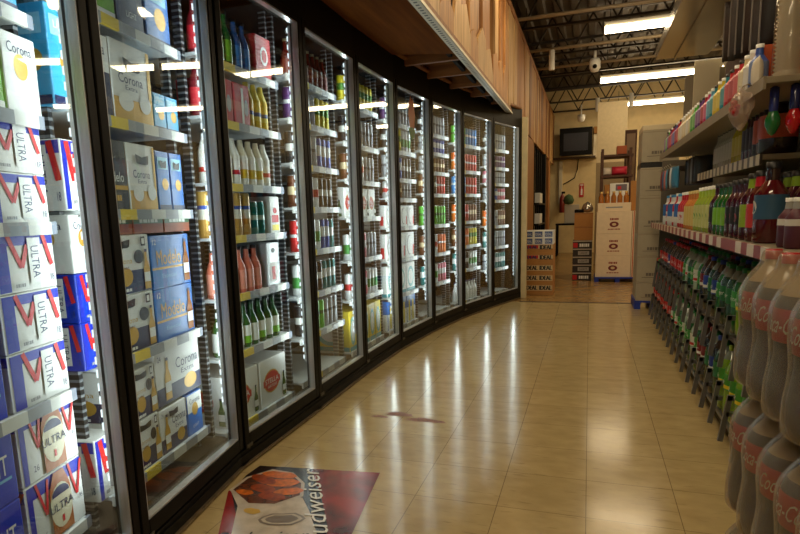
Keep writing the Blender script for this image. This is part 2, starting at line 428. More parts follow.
mb = MB(); dbox(mb, 0, 0, .07, .033, .05, .07, 2.06, BLACK); framepart('mullion', mb)
mb = MB(); dbox(mb, 8, frame_of(8)[3] + .04, frame_of(8)[3] + .08, .0, .96, 0, 2.2, BLACK); framepart('end_panel', mb)

DOORLAB = ['black framed glass cooler door nearest the camera, cut by the left edge', 'glass cooler door in front of the blue and white beer cartons, second along', 'glass cooler door showing yellow pointed bottles and white cartons, third along',
           'narrow looking glass cooler door, fourth along the curved run', 'narrow looking glass cooler door, fifth along the curved run', 'glass cooler door with an orange and green sticker, sixth along',
           'glass cooler door, seventh along, left of the orange and red cans', 'glass cooler door showing orange and red cans, eighth along', 'last glass cooler door, beside the cream post at the far end']
HINGE = pm('dull_hinge_metal', (90, 88, 84), .35, .8)
for i in range(9):
    a, t, n, Ln, an = frame_of(i)
    d = empty('cooler_door', DOORLAB[i], 'cooler door', (a.x, a.y, .08), an)
    mb = MB(); e0, e1 = .082, Ln; z0, z1 = .055, 1.925   # opening, local to the door base at z = .08
    for x0, x1, zz0, zz1 in ((.044, e0, .002, 1.962), (e1, Ln + .040, .002, 1.962), (e0, e1, .002, z0), (e0, e1, z1, 1.962)): mb.box(x0, x1, 0, .032, zz0, zz1, BLACK, .003)
    mb.build('door_frame', d)
    mb = MB()   # bright inner reveal of the frame around the pane
    for x0, x1, zz0, zz1 in ((e0, e0 + .006, z0, z1), (e1 - .006, e1, z0, z1), (e0, e1, z0, z0 + .006), (e0, e1, z1 - .006, z1)): mb.box(x0, x1, .004, .034, zz0, zz1, SILVER)
    mb.build('inner_reveal', d)
    MB().box(e0 + .003, e1 - .003, .026, .031, z0 + .003, z1 - .003, PANE).build('glass_pane', d)
    mb = MB(); mb.box(.05, .1, -.004, .004, -.004, .012, HINGE, .002); mb.lathe([(.008, 0), (.008, .02)], HINGE, 8, Matrix.Translation((.075, .006, -.012)), bot=True, top=True); mb.build('hinge', d)
    if i == 5:   # leaf-like sticker on the pane
        fc = Face((.42, .0255, 1.66), (1, 0, 0), (0, 0, 1)); mb = MB()
        OR = paint((236, 130, 30)); GR = paint((70, 150, 44))
        fc.poly(mb, [(-.05, 0), (.05, 0), (.075, .1), (.045, .2), (.02, .235), (0, .2), (-.02, .24), (-.05, .19), (-.075, .1)], OR)
        fc.poly(mb, [(-.045, .0), (-.07, -.02), (-.05, -.07), (0, -.10), (.05, -.07), (.07, -.02), (.045, .0)], GR)
        mb.build('sticker', d)

# led strips behind each mullion
LED = emit('cool_white_led', (236, 244, 255), 1.3); LED.cycles.emission_sampling = 'NONE'
for i in range(-1, 9):
    j = max(i, 0); a, t, n, Ln, an = frame_of(j); tc = Ln + .04 if i >= 0 else .035
    o = empty('led_strip', '%s vertical white LED strip counted from the near end of the cooler' % ORD[i + 2], 'light strip', at(j, tc, .052, .28), an)
    MB().box(-.026, .026, 0, .016, 0, 1.72, pm('led_housing', (210, 212, 214), .4, .3), .003).build('housing', o)
    mb = MB()
    for k in range(43):
        z = .012 + k * .04
        mb.box(-.016, .016, .0162, .0262, z, z + .022, LED)
    mb.build('diffuser', o)
    for sx in (-1, 1):   # the strip's own light, thrown to both sides along the shelves
        la = bpy.data.lights.new('led_light', 'AREA'); la.shape = 'RECTANGLE'; la.size = .02; la.size_y = 1.7; la.energy = LED_W; la.color = (.93, .97, 1.0)
        lo = bpy.data.objects.new('led_light', la); COL.objects.link(lo)
        p = Vector(at(j, tc + sx * .03, .062, 1.14)); dirv = (t * sx * .80 + n * .60).normalized()
        zax = -dirv; yax = Vector((0, 0, 1)); xax = yax.cross(zax).normalized()
        lo.matrix_world = Matrix.Translation(p) @ Matrix((xax, yax, zax)).transposed().to_4x4()

# shelf racks in each bay
SLOT = holes('slotted_upright', (50, 52, 56), (150, 154, 158), .024, .36, 2, .45, .3)
def tagmat(nm, cols, base):
    m = bpy.data.materials.new(nm); m.use_nodes = True; nt = m.node_tree; b = nt.nodes['Principled BSDF']; b.inputs['Roughness'].default_value = .4
    tc = nt.nodes.new('ShaderNodeTexCoord'); sp = nt.nodes.new('ShaderNodeSeparateXYZ'); L = nt.links.new
    mu = nt.nodes.new('ShaderNodeMath'); mu.operation = 'MULTIPLY'; mu.inputs[1].default_value = 11
    fl = nt.nodes.new('ShaderNodeMath'); fl.operation = 'FLOOR'
    wn = nt.nodes.new('ShaderNodeTexWhiteNoise'); wn.noise_dimensions = '1D'
    r = nt.nodes.new('ShaderNodeValToRGB'); r.color_ramp.interpolation = 'CONSTANT'
    while len(r.color_ramp.elements) < len(cols): r.color_ramp.elements.new(.5)
    for k, c in enumerate(cols): r.color_ramp.elements[k].position = k / len(cols)
    for k, c in enumerate(cols): r.color_ramp.elements[k].color = lin(c)
    L(tc.outputs['Object'], sp.inputs[0]); L(sp.outputs[0], mu.inputs[0]); L(mu.outputs[0], fl.inputs[0]); L(fl.outputs[0], wn.inputs['W']); L(wn.outputs['Value'], r.inputs['Fac']); L(r.outputs['Color'], b.inputs['Base Color'])
    return m
STRIPM = tagmat('shelf_price_strip', [(150, 154, 160), (176, 178, 178), (236, 206, 50), (140, 146, 156), (226, 226, 220), (120, 126, 140), (232, 200, 60), (150, 154, 160)], None)
SH = [[.20, .59, 1.06, 1.335, 1.585], [.20, .62, 1.095, 1.385, 1.69], [.115, .45, .715, .98, 1.21, 1.48, 1.725], [.13, .38, .615, .865, 1.11, 1.345, 1.575, 1.795],
      [.13, .485, .755, 1.045, 1.295, 1.535, 1.79], [.13, .40, .69, .955, 1.185, 1.345, 1.565, 1.775], [.13, .40, .68, .95, 1.235, 1.435, 1.61, 1.775],
      [.13, .465, .715, .965, 1.245, 1.48, 1.74], [.13, .40, .655, .895, 1.185, 1.37, 1.55, 1.75]]
for i in range(9):
    a, t, n, Ln, an = frame_of(i)
    o = empty('shelf_rack', 'white wire shelving with price strips behind the %s cooler door' % ORD[i + 1], 'shelf rack', at(i, 0, 0, .1), an)
    x0, x1 = .05 + TS, Ln - .055 + TS
    for k, z in enumerate(SH[i]):
        z -= .1; mb = MB()
        zb = z - .012
        mb.box(x0, x1, .13, .60, zb, z, SHELF)
        s = mb.build('shelf', o)
        MB().box(x0, x1, .12, .13, z - .030, z + .004, STRIPM).build('price_strip', s)
    for xx in (x0 - .022, x1 + .004):
        for dd in (.18, .60): MB().box(xx, xx + .018, dd, dd + .035, 0, 1.98, SLOT).build('upright', o)

# ------------------------------------------------------------------ cartons
CW = pm('white_carton_board', (232, 232, 228), .42, noise=.03); CB = pm('blue_carton_board', (28, 110, 196), .38, noise=.06); CN = pm('navy_carton_board', (24, 36, 78), .4, noise=.06)
CL = pm('lime_carton_board', (110, 176, 30), .4, noise=.05); CD = pm('charcoal_carton_board', (44, 42, 46), .42, noise=.08); CRB = pm('royal_blue_carton_board', (16, 58, 196), .38, noise=.06)
LB = pm('light_blue_carton_board', (58, 164, 214), .38, noise=.05)
BLU = paint((18, 42, 178)); LBL = paint((120, 190, 236)); GREYP = paint((150, 150, 152)); BRN = paint((176, 96, 30)); LAB = paint((226, 216, 184)); REDO = paint((214, 40, 44))

def printed_bottle(F, mb, u, v, h, body=GOLD, lab=WHITE):
    r = h * .135
    F.poly(mb, [(u - r, v), (u + r, v), (u + r, v + h * .52), (u + r * .42, v + h * .72), (u + r * .36, v + h), (u - r * .36, v + h), (u - r * .42, v + h * .72), (u - r, v + h * .52)], body)
    F.rect(mb, u - r * .95, v + h * .18, u + r * .95, v + h * .42, lab)
    F.rect(mb, u - r * .38, v + h * .93, u + r * .38, v + h, NAVY)

def carton(w, d, h, board, draw, hole=None, bev=.004):
    """printed drinks carton, front towards -Y; draw(face, body mesh, lettering mesh, w, h) prints the front and the left end"""
    o = bpy.data.objects.new('drinks_carton', None); COL.objects.link(o)
    mb = MB().box(-w / 2, w / 2, -d / 2, d / 2, 0, h, board, bev); lt = MB()
    F, Lf = faces(w, d, h)
    draw(F, mb, lt, w, h); draw(Lf, mb, lt, d, h)
    mb.build('box_body', o)
    if lt.v: lt.build('lettering', o)
    if hole:
        hm = MB(); hu, hv, hw, hh = hole
        for FF in (F,):
            FF.k = 6; n = 7
            FF.poly(hm, [(hu - hw, hv - hh), (hu - hw * .7, hv - hh * 1.3), (hu + hw * .7, hv - hh * 1.3), (hu + hw, hv - hh), (hu + hw * 1.1, hv + hh), (hu + hw * .8, hv + hh * .9), (hu, hv + hh * .4), (hu - hw * .8, hv + hh * .9), (hu - hw * 1.1, hv + hh)], BLK)
        hm.build('carry_handle_hole', o)
    return o

def d_ultra(F, mb, lt, w, h):
    F.rect(mb, .004, h * .80, w - .004, h - .004, BLU); F.rect(mb, .004, .004, w * .2, h - .004, BLU)
    s = h * .05
    def line(u0, v0, u1, v1):
        dx, dy = u1 - u0, v1 - v0; l = math.hypot(dx, dy); px, py = -dy / l * s, dx / l * s
        F.poly(mb, [(u0 - px, v0 - py), (u1 - px, v1 - py), (u1 + px, v1 + py), (u0 + px, v0 + py)], REDO)
    line(w * .22, h * .97, w * .40, h * .42); line(w * .40, h * .42, w * .52, h * .80)
    line(w * .80, h * .97, w * .92, h * .42)
    F.rect(mb, w * .52, h * .12, w * .74, h * .92, WHITE)
    F.text(lt, 'ULTRA', w * .63, h * .5, h * .56, w * .13, paint((60, 70, 110)), rot=-PI / 2)
    F.text(lt, '18', w * .90, h * .2, w * .07, h * .13, paint((60, 70, 110))); F.text(lt, '~', w * .33, h * .12, w * .16, h * .06, GREYP)
def d_ultra_bottle(F, mb, lt, w, h):
    F.rect(mb, .004, h * .78, w - .004, h - .004, BLU); F.rect(mb, .004, .004, w * .1, h - .004, BLU)
    s = w * .02
    for u0, u1, u2 in ((.16, .30, .36), (.74, .86, .98)):
        for a, b, c, e in ((u0, .98, u1, .45), (u1, .45, u2, .95)):
            F.poly(mb, [(w * a - s, h * b), (w * c - s, h * e), (w * c + s, h * e), (w * a + s, h * b)], REDO)
    F.poly(mb, [(w * .36, .006), (w * .74, .006), (w * .74, h * .72), (w * .64, h * .98), (w * .46, h * .98), (w * .36, h * .72)], BRN)
    F.oval(mb, w * .55, h * .46, w * .2, h * .34, LAB)
    F.poly(mb, [(w * .55 + w * .16 * math.cos(k * PI / 8), h * .62 + h * .14 * math.sin(k * PI / 8)) for k in range(9)], NAVY)
    F.rect(mb, w * .53, h * .2, w * .57, h * .3, REDO)
    F.text(lt, 'ULTRA', w * .55, h * .46, w * .42, h * .12, NAVY); F.text(lt, '26', w * .2, h * .2, w * .09, h * .09, NAVY); F.text(lt, '95', w * .9, h * .4, w * .06, h * .08, NAVY)
def d_light(F, mb, lt, w, h):
    F.rect(mb, .004, .004, w * .5, h * .22, BRN); F.text(lt, 'LIGHT', w * .55, h * .55, w * .62, h * .28, WHITE); F.rect(mb, w * .2, h * .33, w * .9, h * .37, LBL)
def d_corona(F, mb, lt, w, h):
    F.rect(mb, .003, .003, w - .003, h * .34, NAVY); F.oval(mb, w * .74, h * .24, w * .15, h * .15, GOLD)
    printed_bottle(F, mb, w * .24, h * .08, h * .78)
    F.text(lt, 'Corona', w * .68, h * .68, w * .52, h * .2, NAVY); F.text(lt, 'Extra', w * .68, h * .5, w * .3, h * .1, NAVY); F.text(lt, '24', w * .08, h * .88, w * .07, h * .1, NAVY)
def d_corona_gold(F, mb, lt, w, h):
    F.rect(mb, .003, .003, w - .003, h * .3, GOLD); F.rect(mb, w * .9, h * .3, w - .003, h - .004, GOLD)
    F.oval(mb, w * .3, h * .26, w * .18, h * .12, WHITE); F.oval(mb, w * .78, h * .28, w * .15, h * .12, WHITE)
    F.text(lt, 'Corona', w * .45, h * .55, w * .6, h * .12, NAVY); F.text(lt, 'Extra', w * .45, h * .44, w * .3, h * .06, NAVY)
def d_premier(F, mb, lt, w, h):
    F.rect(mb, .003, .003, w - .003, h * .4, NAVY); F.oval(mb, w * .42, h * .3, w * .16, h * .16, GOLD); F.oval(mb, w * .74, h * .62, w * .11, h * .12, CD)
    printed_bottle(F, mb, w * .9, h * .04, h * .7); F.rect(mb, w * .8, h * .8, w * .9, h * .96, BLK); F.rect(mb, w * .82, h * .83, w * .88, h * .93, WHITE)
    F.text(lt, 'Corona', w * .36, h * .57, w * .42, h * .1, GOLD); F.text(lt, 'Premier', w * .34, h * .46, w * .3, h * .06, NAVY); F.text(lt, '~', w * .35, h * .08, w * .3, h * .05, WHITE)
def d_navy(F, mb, lt, w, h):
    F.rect(mb, .003, h * .55, w - .003, h - .004, WHITE); F.oval(mb, w * .5, h * .6, w * .2, h * .16, GOLD); F.text(lt, 'Corona', w * .5, h * .82, w * .7, h * .13, NAVY); F.text(lt, 'LIGHT', w * .5, h * .2, w * .4, h * .08, WHITE)
def d_modelo(F, mb, lt, w, h):
    F.rect(mb, .003, h * .36, w * .86, h * .40, GOLD); F.text(lt, 'Modelo', w * .44, h * .58, w * .62, h * .28, GOLD); F.text(lt, '12', w * .1, h * .88, w * .08, h * .1, WHITE)
    printed_bottle(F, mb, w * .88, h * .06, h * .84, AMBER); F.text(lt, 'Especial', w * .4, h * .22, w * .36, h * .1, LBL)
def d_dark(F, mb, lt, w, h):
    F.rect(mb, .003, h * .3, w - .003, h * .36, GOLD); F.text(lt, 'Modelo', w * .5, h * .48, w * .7, h * .14, WHITE); F.text(lt, '~', w * .5, h * .18, w * .4, h * .08, GOLD)
def d_lime(F, mb, lt, w, h):
    F.rect(mb, w * .1, h * .3, w * .9, h * .75, paint((190, 216, 60))); F.text(lt, '~', w * .5, h * .52, w * .6, h * .2, paint((34, 92, 24))); F.rect(mb, .003, .003, w - .003, h * .12, WHITE)
def d_sun(F, mb, lt, w, h):
    F.oval(mb, w * .6, h * .45, w * .24, w * .24, GOLD); F.rect(mb, w * .12, h * .7, w * .88, h * .9, paint((150, 210, 236))); F.text(lt, 'Light', w * .5, h * .8, w * .5, h * .1, WHITE); F.rect(mb, .003, .003, w - .003, h * .1, NAVY)
def d_stella(F, mb, lt, w, h):
    F.oval(mb, w * .42, h * .5, w * .3, h * .25, GOLD); F.oval(mb, w * .42, h * .5, w * .28, h * .22, RED); F.rect(mb, w * .1, h * .42, w * .74, h * .56, RED)
    F.text(lt, 'STELLA', w * .42, h * .52, w * .5, h * .11, WHITE); F.text(lt, 'ARTOIS', w * .42, h * .4, w * .34, h * .06, WHITE); printed_bottle(F, mb, w * .88, h * .05, h * .55, GREENG)
def d_teal(F, mb, lt, w, h):
    F.oval(mb, w * .5, h * .5, w * .36, h * .36, paint((120, 190, 190))); F.oval(mb, w * .5, h * .5, w * .26, h * .26, WHITE); F.rect(mb, .003, .003, w - .003, h * .12, paint((60, 150, 160)))
def d_swirl(F, mb, lt, w, h):
    F.oval(mb, w * .45, h * .5, w * .3, h * .4, GREYP); F.oval(mb, w * .52, h * .5, w * .28, h * .36, WHITE); F.rect(mb, w * .8, h * .1, w * .95, h * .5, REDO)
def d_bluewhite(F, mb, lt, w, h):
    F.rect(mb, .003, .003, w - .003, h * .55, WHITE); F.rect(mb, w * .2, h * .05, w * .35, h * .8, YEL); F.rect(mb, w * .6, h * .05, w * .75, h * .8, YEL); F.text(lt, '12', w * .5, h * .3, w * .1, h * .2, NAVY)
def d_tray(F, mb, lt, w, h):
    F.rect(mb, .002, h * .62, w - .002, h - .002, paint((30, 92, 50))); F.text(lt, '~', w * .5, h * .78, w * .6, h * .2, WHITE)

P = {}
def C_(key, w, d, h, board, draw, hole=None):
    P[key] = Proto(lambda: carton(w, d, h, board, draw, hole)); P[key].dim = (w, d, h)
def put(key, i, tc, z, label, cat='carton', group=None, front=.14):
    p = P[key]; an = frame_of(i)[4]
    return p.put(at(i, tc + TS, front + p.dim[1] / 2, z), an, label, cat, group)
C_('ultra', .225, .38, .128, CW, d_ultra); C_('ultra15', .225, .38, .148, CW, d_ultra); C_('ultrab', .235, .38, .19, CW, d_ultra_bottle); C_('light', .19, .36, .18, CRB, d_light); C_('light12', .19, .36, .13, CRB, d_light)
C_('lime', .14, .3, .20, CL, d_lime); C_('coro_small', .13, .3, .2, CW, d_navy); C_('sunblue', .13, .3, .22, LB, d_sun)
A = 0
put('light', A, .37, .20, 'blue beer carton at the left end of the lowest nearest shelf'); put('light', A, .37, .381, 'blue beer carton on top of the lowest nearest blue one')
put('ultrab', A, .60, .20, 'lower white carton printed with an amber bottle, nearest cooler bay'); put('ultrab', A, .60, .391, 'upper white carton printed with an amber bottle, nearest cooler bay')
for k in range(3): put('ultra15', A, .60, .59 + .149 * k, '%s white, blue and red beer carton of the stack of three, nearest bay' % ('lowest', 'middle', 'topmost')[k])
for k in range(2): put('light', A, .37, .59 + .181 * k, '%s blue carton left of the stack of three white beer cartons' % ('lower', 'upper')[k])
for k in range(2): put('ultra', A, .60, 1.06 + .129 * k, '%s white and red carton of the pair under the lime green carton' % ('lower', 'upper')[k])
for k in range(2): put('light12', A, .37, 1.06 + .131 * k, '%s blue carton left of the pair of white beer cartons' % ('lower', 'upper')[k])
put('coro_small', A, .668, 1.335, 'white and navy carton at the right end of the fourth shelf, nearest bay'); put('lime', A, .525, 1.335, 'lime green carton on the fourth shelf of the nearest bay')
put('sunblue', A, .62, 1.585, 'light blue carton with a sun on the top shelf of the nearest bay'); put('coro_small', A, .46, 1.585, 'white and navy carton on the top shelf of the nearest bay')

Bb = 1
C_('prem', .26, .36, .197, CW, d_premier, (.09, .17, .05, .012)); C_('modelo', .275, .36, .193, CB, d_modelo); C_('tray', .19, .3, .055, pm('russet_tray_board', (150, 70, 36), .6, noise=.1), d_tray)
C_('corbig', .33, .36, .205, CW, d_corona); C_('corsmall', .16, .3, .18, CW, d_premier, (.07, .155, .035, .010)); C_('corsix', .19, .3, .172, CW, d_corona, (.095, .145, .03, .010)); C_('bluesix', .12, .3, .17, CB, d_navy)
C_('dark12', .15, .36, .225, CD, d_dark, (.075, .175, .035, .012)); C_('corw', .17, .36, .225, CW, d_corona_gold, (.085, .175, .036, .014)); C_('blue12', .09, .36, .215, CB, d_sun, (.045, .17, .02, .012))
C_('cornavy', .15, .36, .25, CN, d_navy); C_('corgold', .23, .36, .255, CW, d_corona_gold, (.115, .19, .045, .016)); C_('bluelow', .085, .3, .13, LB, d_sun)
C_('greenbox', .24, .34, .22, CL, d_lime); C_('bluebox', .16, .34, .2, CB, d_sun); C_('ultraside', .16, .36, .2, CW, d_ultra); C_('bluered', .1, .36, .215, CRB, d_ultra)
put('corsmall', Bb, .285, .20, 'white carton at the left end of the bottom shelf, second bay'); put('corsix', Bb, .465, .20, 'white six-pack carton with a gold emblem on the bottom shelf, second bay'); put('bluesix', Bb, .63, .20, 'narrow blue carton at the right end of the bottom row, second bay')
put('corsmall', Bb, .285, .381, 'white bottle carton left of the big white beer box, second bay'); put('corbig', Bb, .535, .381, 'big white and navy beer box directly below the blue boxes')
for k in range(2): put('prem', Bb, .275, .62 + .198 * k, '%s white and navy beer box with handle hole, left of the blue boxes' % ('lower', 'upper')[k])
for k in range(2): put('modelo', Bb, .55, .62 + .194 * k, '%s blue beer box with gold script lettering, second bay' % ('lower', 'upper')[k])
for k, t in enumerate((.245, .44, .635)): put('tray', Bb, t - .02, 1.0165, '%s brown and green tray lying across the beer boxes, second bay' % ('left', 'middle', 'right')[k])
put('dark12', Bb, .245, 1.095, 'charcoal beer carton with handle hole on the fourth shelf, second bay'); put('corw', Bb, .41, 1.095, 'white and gold beer carton beside the charcoal one'); put('blue12', Bb, .545, 1.095, 'left narrow blue carton with handle hole, beside the white and gold one'); put('blue12', Bb, .64, 1.095, 'right narrow blue carton with handle hole at the end of the fourth shelf')
put('cornavy', Bb, .205, 1.385, 'tall navy and white carton left of the white and gold one, second bay'); put('corgold', Bb, .40, 1.385, 'tall white and gold beer carton below the lime green box'); put('bluelow', Bb, .56, 1.385, 'left low light blue carton on the fifth shelf, second bay'); put('bluelow', Bb, .648, 1.385, 'right low light blue carton on the fifth shelf, second bay')
put('greenbox', Bb, .22, 1.69, 'lime green box on the top shelf, second bay'); put('cornavy', Bb, .43, 1.69, 'navy carton on the top shelf beside the lime green box'); put('bluebox', Bb, .6, 1.69, 'blue box at the right end of the top shelf, second bay')

C_('sideultra', .11, .17, .2, CW, d_ultra); C_('sidesun', .11, .13, .27, LB, d_sun); C_('sidewhite', .11, .17, .17, CW, d_navy); C_('sideblue', .11, .15, .145, CRB, d_ultra)
put('sidesun', Bb, .065, 1.385, 'light blue box with a sun at the left end of the fifth shelf, second bay'); put('sideultra', Bb, .065, 1.095, 'white and blue carton at the left end of the fourth shelf, second bay')
for k in range(2): put('sideblue', Bb, .065, .62 + .146 * k, '%s royal blue and red carton at the left end, second bay' % ('lower', 'upper')[k])
put('sidewhite', Bb, .065, .913, 'white and navy carton on the two royal blue cartons, second bay'); put('sideultra', Bb, .065, .20, 'white and blue carton at the left end of the bottom shelf, second bay')

# ------------------------------------------------------------------ bottles and cans
def product(segs, merged=False, seg=14, extra=None, name='bottle'):
    """segs: (part name, material, [(r, z), ...]) bottom to top"""
    if merged:
        mb = MB()
        for k, (nm, m, pr) in enumerate(segs): mb.lathe(pr, m, seg, bot=(k == 0), top=(k == len(segs) - 1))
        if extra: extra(mb)
        return mb.build(name)
    o = bpy.data.objects.new(name, None); COL.objects.link(o)
    for k, (nm, m, pr) in enumerate(segs):
        mb = MB().lathe(pr, m, seg, bot=(k == 0 or nm in ('cap', 'label')), top=(k == len(segs) - 1 or nm == 'label'))
        if extra and nm == 'label': extra(mb)
        mb.build(nm, o)
    return o
def wrap_text(mb, s, r, z, wdt, h, mat, shear=0., turn=-PI / 2, rot=0.):
    vs, fs = text_geo(s); out = []
    for x, y in vs:
        a = (x - .5) * wdt + (y - .5) * h * shear; b = (y - .5) * h
        if rot: a, b = -b, a
        th = turn + a / r
        out.append(((r + .0012) * math.cos(th), (r + .0012) * math.sin(th), z + b))
    mb.add(out, fs, mat)
def can_segs(body, r=.029, h=.155, lid=None):
    lid = lid or pm('can_aluminium', (206, 208, 210), .25, .9)
    return [('body', body, [(r * .8, 0), (r, .008), (r, h - .014), (r * .9, h - .004)]), ('lid', lid, [(r * .9, h - .004), (r * .9, h), (r * .82, h), (r * .80, h - .003), (.001, h - .003)])]
def bot_segs(glassm, lab, cap, r=.03, h=.21, labz=(.1, .48), neck=.36):
    return [('body', glassm, [(r * .9, 0), (r, .006), (r, h * labz[0])]), ('label', lab, [(r * 1.01, h * labz[0]), (r * 1.01, h * labz[1])]),
            ('shoulder', glassm, [(r, h * labz[1]), (r, h * .52), (r * .8, h * .62), (r * neck * 1.15, h * .76), (r * neck, h * .93)]), ('cap', cap, [(r * neck * 1.12, h * .93), (r * neck * 1.12, h), (.001, h)])]
def cone_segs(body, top, r=.033, h=.2, cap=None):
    return [('body', body, [(r * .9, 0), (r, .008), (r, h * .62), (r * .92, h * .66)]), ('shoulder', top, [(r * .92, h * .66), (r * .4, h * .9)]), ('cap', cap or top, [(r * .42, h * .9), (r * .36, h), (.001, h)])]
def Q(key, segs, merged=False, seg=14, dim=None, extra=None, name='bottle'):
    P[key] = Proto(lambda: product(segs, merged, seg, extra, name)); P[key].dim = dim
SC = pm('metal_bottle_cap', (200, 190, 150), .35, .6)
CARDW = paint((232, 226, 214))
Cb = 2; CG = (.064, .064, 0)
Q('c_white', cone_segs(band('white_tall_print', [(0, (236, 234, 226)), (.35, (196, 40, 40)), (.5, (238, 236, 230)), (.8, (230, 226, 214))]), paint((236, 234, 226)), h=.21), dim=CG)
Q('c_whiteyel', cone_segs(band('white_yellow_print', [(0, (236, 232, 220)), (.25, (226, 190, 60)), (.55, (238, 234, 226))]), paint((232, 220, 190)), h=.21), dim=CG)
Q('c_yellow', cone_segs(band('yellow_tall_print', [(0, (226, 190, 40)), (.3, (244, 224, 110)), (.45, (60, 80, 140)), (.58, (230, 196, 50))]), paint((236, 214, 90)), h=.215), dim=CG)
Q('c_redtall', bot_segs(pm('dark_red_plastic', (110, 20, 30), .3), paint((190, 34, 48)), BLK, .034, .24), dim=CG)
Q('c_lime', bot_segs(GREENG, paint((120, 170, 40)), BLK, .032, .24), dim=CG); Q('c_blue', bot_segs(pm('blue_bottle', (40, 90, 160), .25), paint((70, 130, 200)), BLK, .032, .23), dim=CG)
Q('c_teal', can_segs(band('teal_can_print', [(0, (20, 110, 104)), (.45, (210, 226, 220)), (.6, (24, 120, 112))], .3, .3), .03, .16), dim=CG, name='can')
Q('c_gold', can_segs(band('gold_can_print', [(0, (196, 150, 70)), (.4, (226, 222, 206)), (.62, (60, 90, 170)), (.7, (200, 160, 80))], .3, .3), .036, .2), dim=(.074, .074, 0), name='can')
Q('c_coral', bot_segs(pm('coral_bottle', (214, 116, 92), .25), paint((232, 150, 128)), BLK, .033, .215, (.08, .5)), dim=CG)
Q('c_green', bot_segs(GREENG, band('white_lime_label', [(0, (120, 190, 50)), (.4, (236, 238, 230))]), pm('dark_green_cap', (18, 50, 26), .4), .034, .215, (.1, .5)), dim=CG)
Q('c_greenw', bot_segs(GREENG, paint((230, 232, 226)), pm('dark_green_cap', (18, 50, 26), .4), .034, .215, (.1, .5)), dim=CG)
C_('redpack', .13, .2, .185, paint((186, 30, 40)), lambda F, mb, lt, w, h: (F.rect(mb, w * .45, .004, w * .6, h * .9, WHITE), F.oval(mb, w * .75, h * .45, w * .14, h * .2, GREYP)))
C_('redbox', .15, .25, .2, paint((190, 22, 30)), lambda F, mb, lt, w, h: (F.oval(mb, w * .55, h * .55, w * .24, h * .22, WHITE), F.oval(mb, w * .55, h * .55, w * .16, h * .15, RED)))
C_('whitered', .10, .2, .185, CW, lambda F, mb, lt, w, h: (F.rect(mb, w * .15, h * .3, w * .85, h * .5, RED), F.rect(mb, w * .15, h * .08, w * .85, h * .24, YEL), F.oval(mb, w * .5, h * .62, w * .2, h * .08, RED)))
C_('greysack', .13, .2, .22, pm('silver_pouch', (186, 188, 190), .3, .3), lambda F, mb, lt, w, h: (F.oval(mb, w * .5, h * .82, w * .16, h * .06, BLK), F.rect(mb, w * .2, h * .1, w * .8, h * .55, paint((222, 214, 210))), F.rect(mb, w * .35, h * .15, w * .6, h * .45, REDO)))
C_('stella', .27, .3, .24, CW, d_stella)
def rowp(key, i, ts, z, phrase, cat, front=.145, group=None, rows=1):
    p = P[key]; an = frame_of(i)[4]; n = len(ts)
    for k, t in enumerate(ts):
        lab = phrase if n == 1 else '%s %s' % (ORD[k + 1], phrase)
        p.put(at(i, t + TS, front + p.dim[1] / 2, z), an, lab, cat)
rowp('c_redtall', Cb, (.12, .19), 1.725, 'dark red bottle from the left on the top shelf, third bay', 'bottle'); rowp('c_lime', Cb, (.27, .34), 1.725, 'lime green bottle on the dim top shelf, third bay', 'bottle')
rowp('c_blue', Cb, (.42, .49), 1.725, 'blue bottle left of the red box, third bay', 'bottle'); put('redbox', Cb, .62, 1.725, 'red box with a white ring on the top shelf, third bay')
put('redpack', Cb, .25, 1.48, 'left red and white pack beside the yellow bottles'); put('redpack', Cb, .395, 1.48, 'right red and white pack beside the yellow bottles')
rowp('c_yellow', Cb, (.495, .563, .631), 1.48, 'yellow bottle with pointed top from the left, third bay', 'bottle'); rowp('c_redtall', Cb, (.1,), 1.48, 'dark red bottle left of the red and white packs', 'bottle')
rowp('c_white', Cb, (.13, .2, .34, .62), 1.21, 'white and red bottle with pointed top, third bay', 'bottle'); rowp('c_whiteyel', Cb, (.27, .41, .48, .55), 1.21, 'white and yellow bottle with pointed top, third bay', 'bottle')
rowp('c_gold', Cb, (.1, .176, .252, .328, .404), .98, 'tall gold and white can left of the teal cans', 'can'); rowp('c_teal', Cb, (.475, .542), .98, 'teal can beside the white and red carton', 'can'); put('whitered', Cb, .645, .98, 'small white carton with red and yellow blocks beside the teal cans')
rowp('c_coral', Cb, (.12, .19, .26, .33, .40, .47), .715, 'coral bottle from the left, third bay', 'bottle'); put('greysack', Cb, .60, .715, 'silver grey pack with handle hole beside the coral bottles', 'pack')
rowp('c_green', Cb, (.20, .34, .48, .62), .45, 'green bottle with white and lime label, third bay', 'bottle'); rowp('c_greenw', Cb, (.13, .27, .41, .55), .45, 'green bottle with plain white label, third bay', 'bottle')
put('stella', Cb, .24, .115, 'left white beer carton with red oval emblem, bottom of the third bay'); put('stella', Cb, .53, .115, 'right white beer carton with red oval emblem, bottom of the third bay')

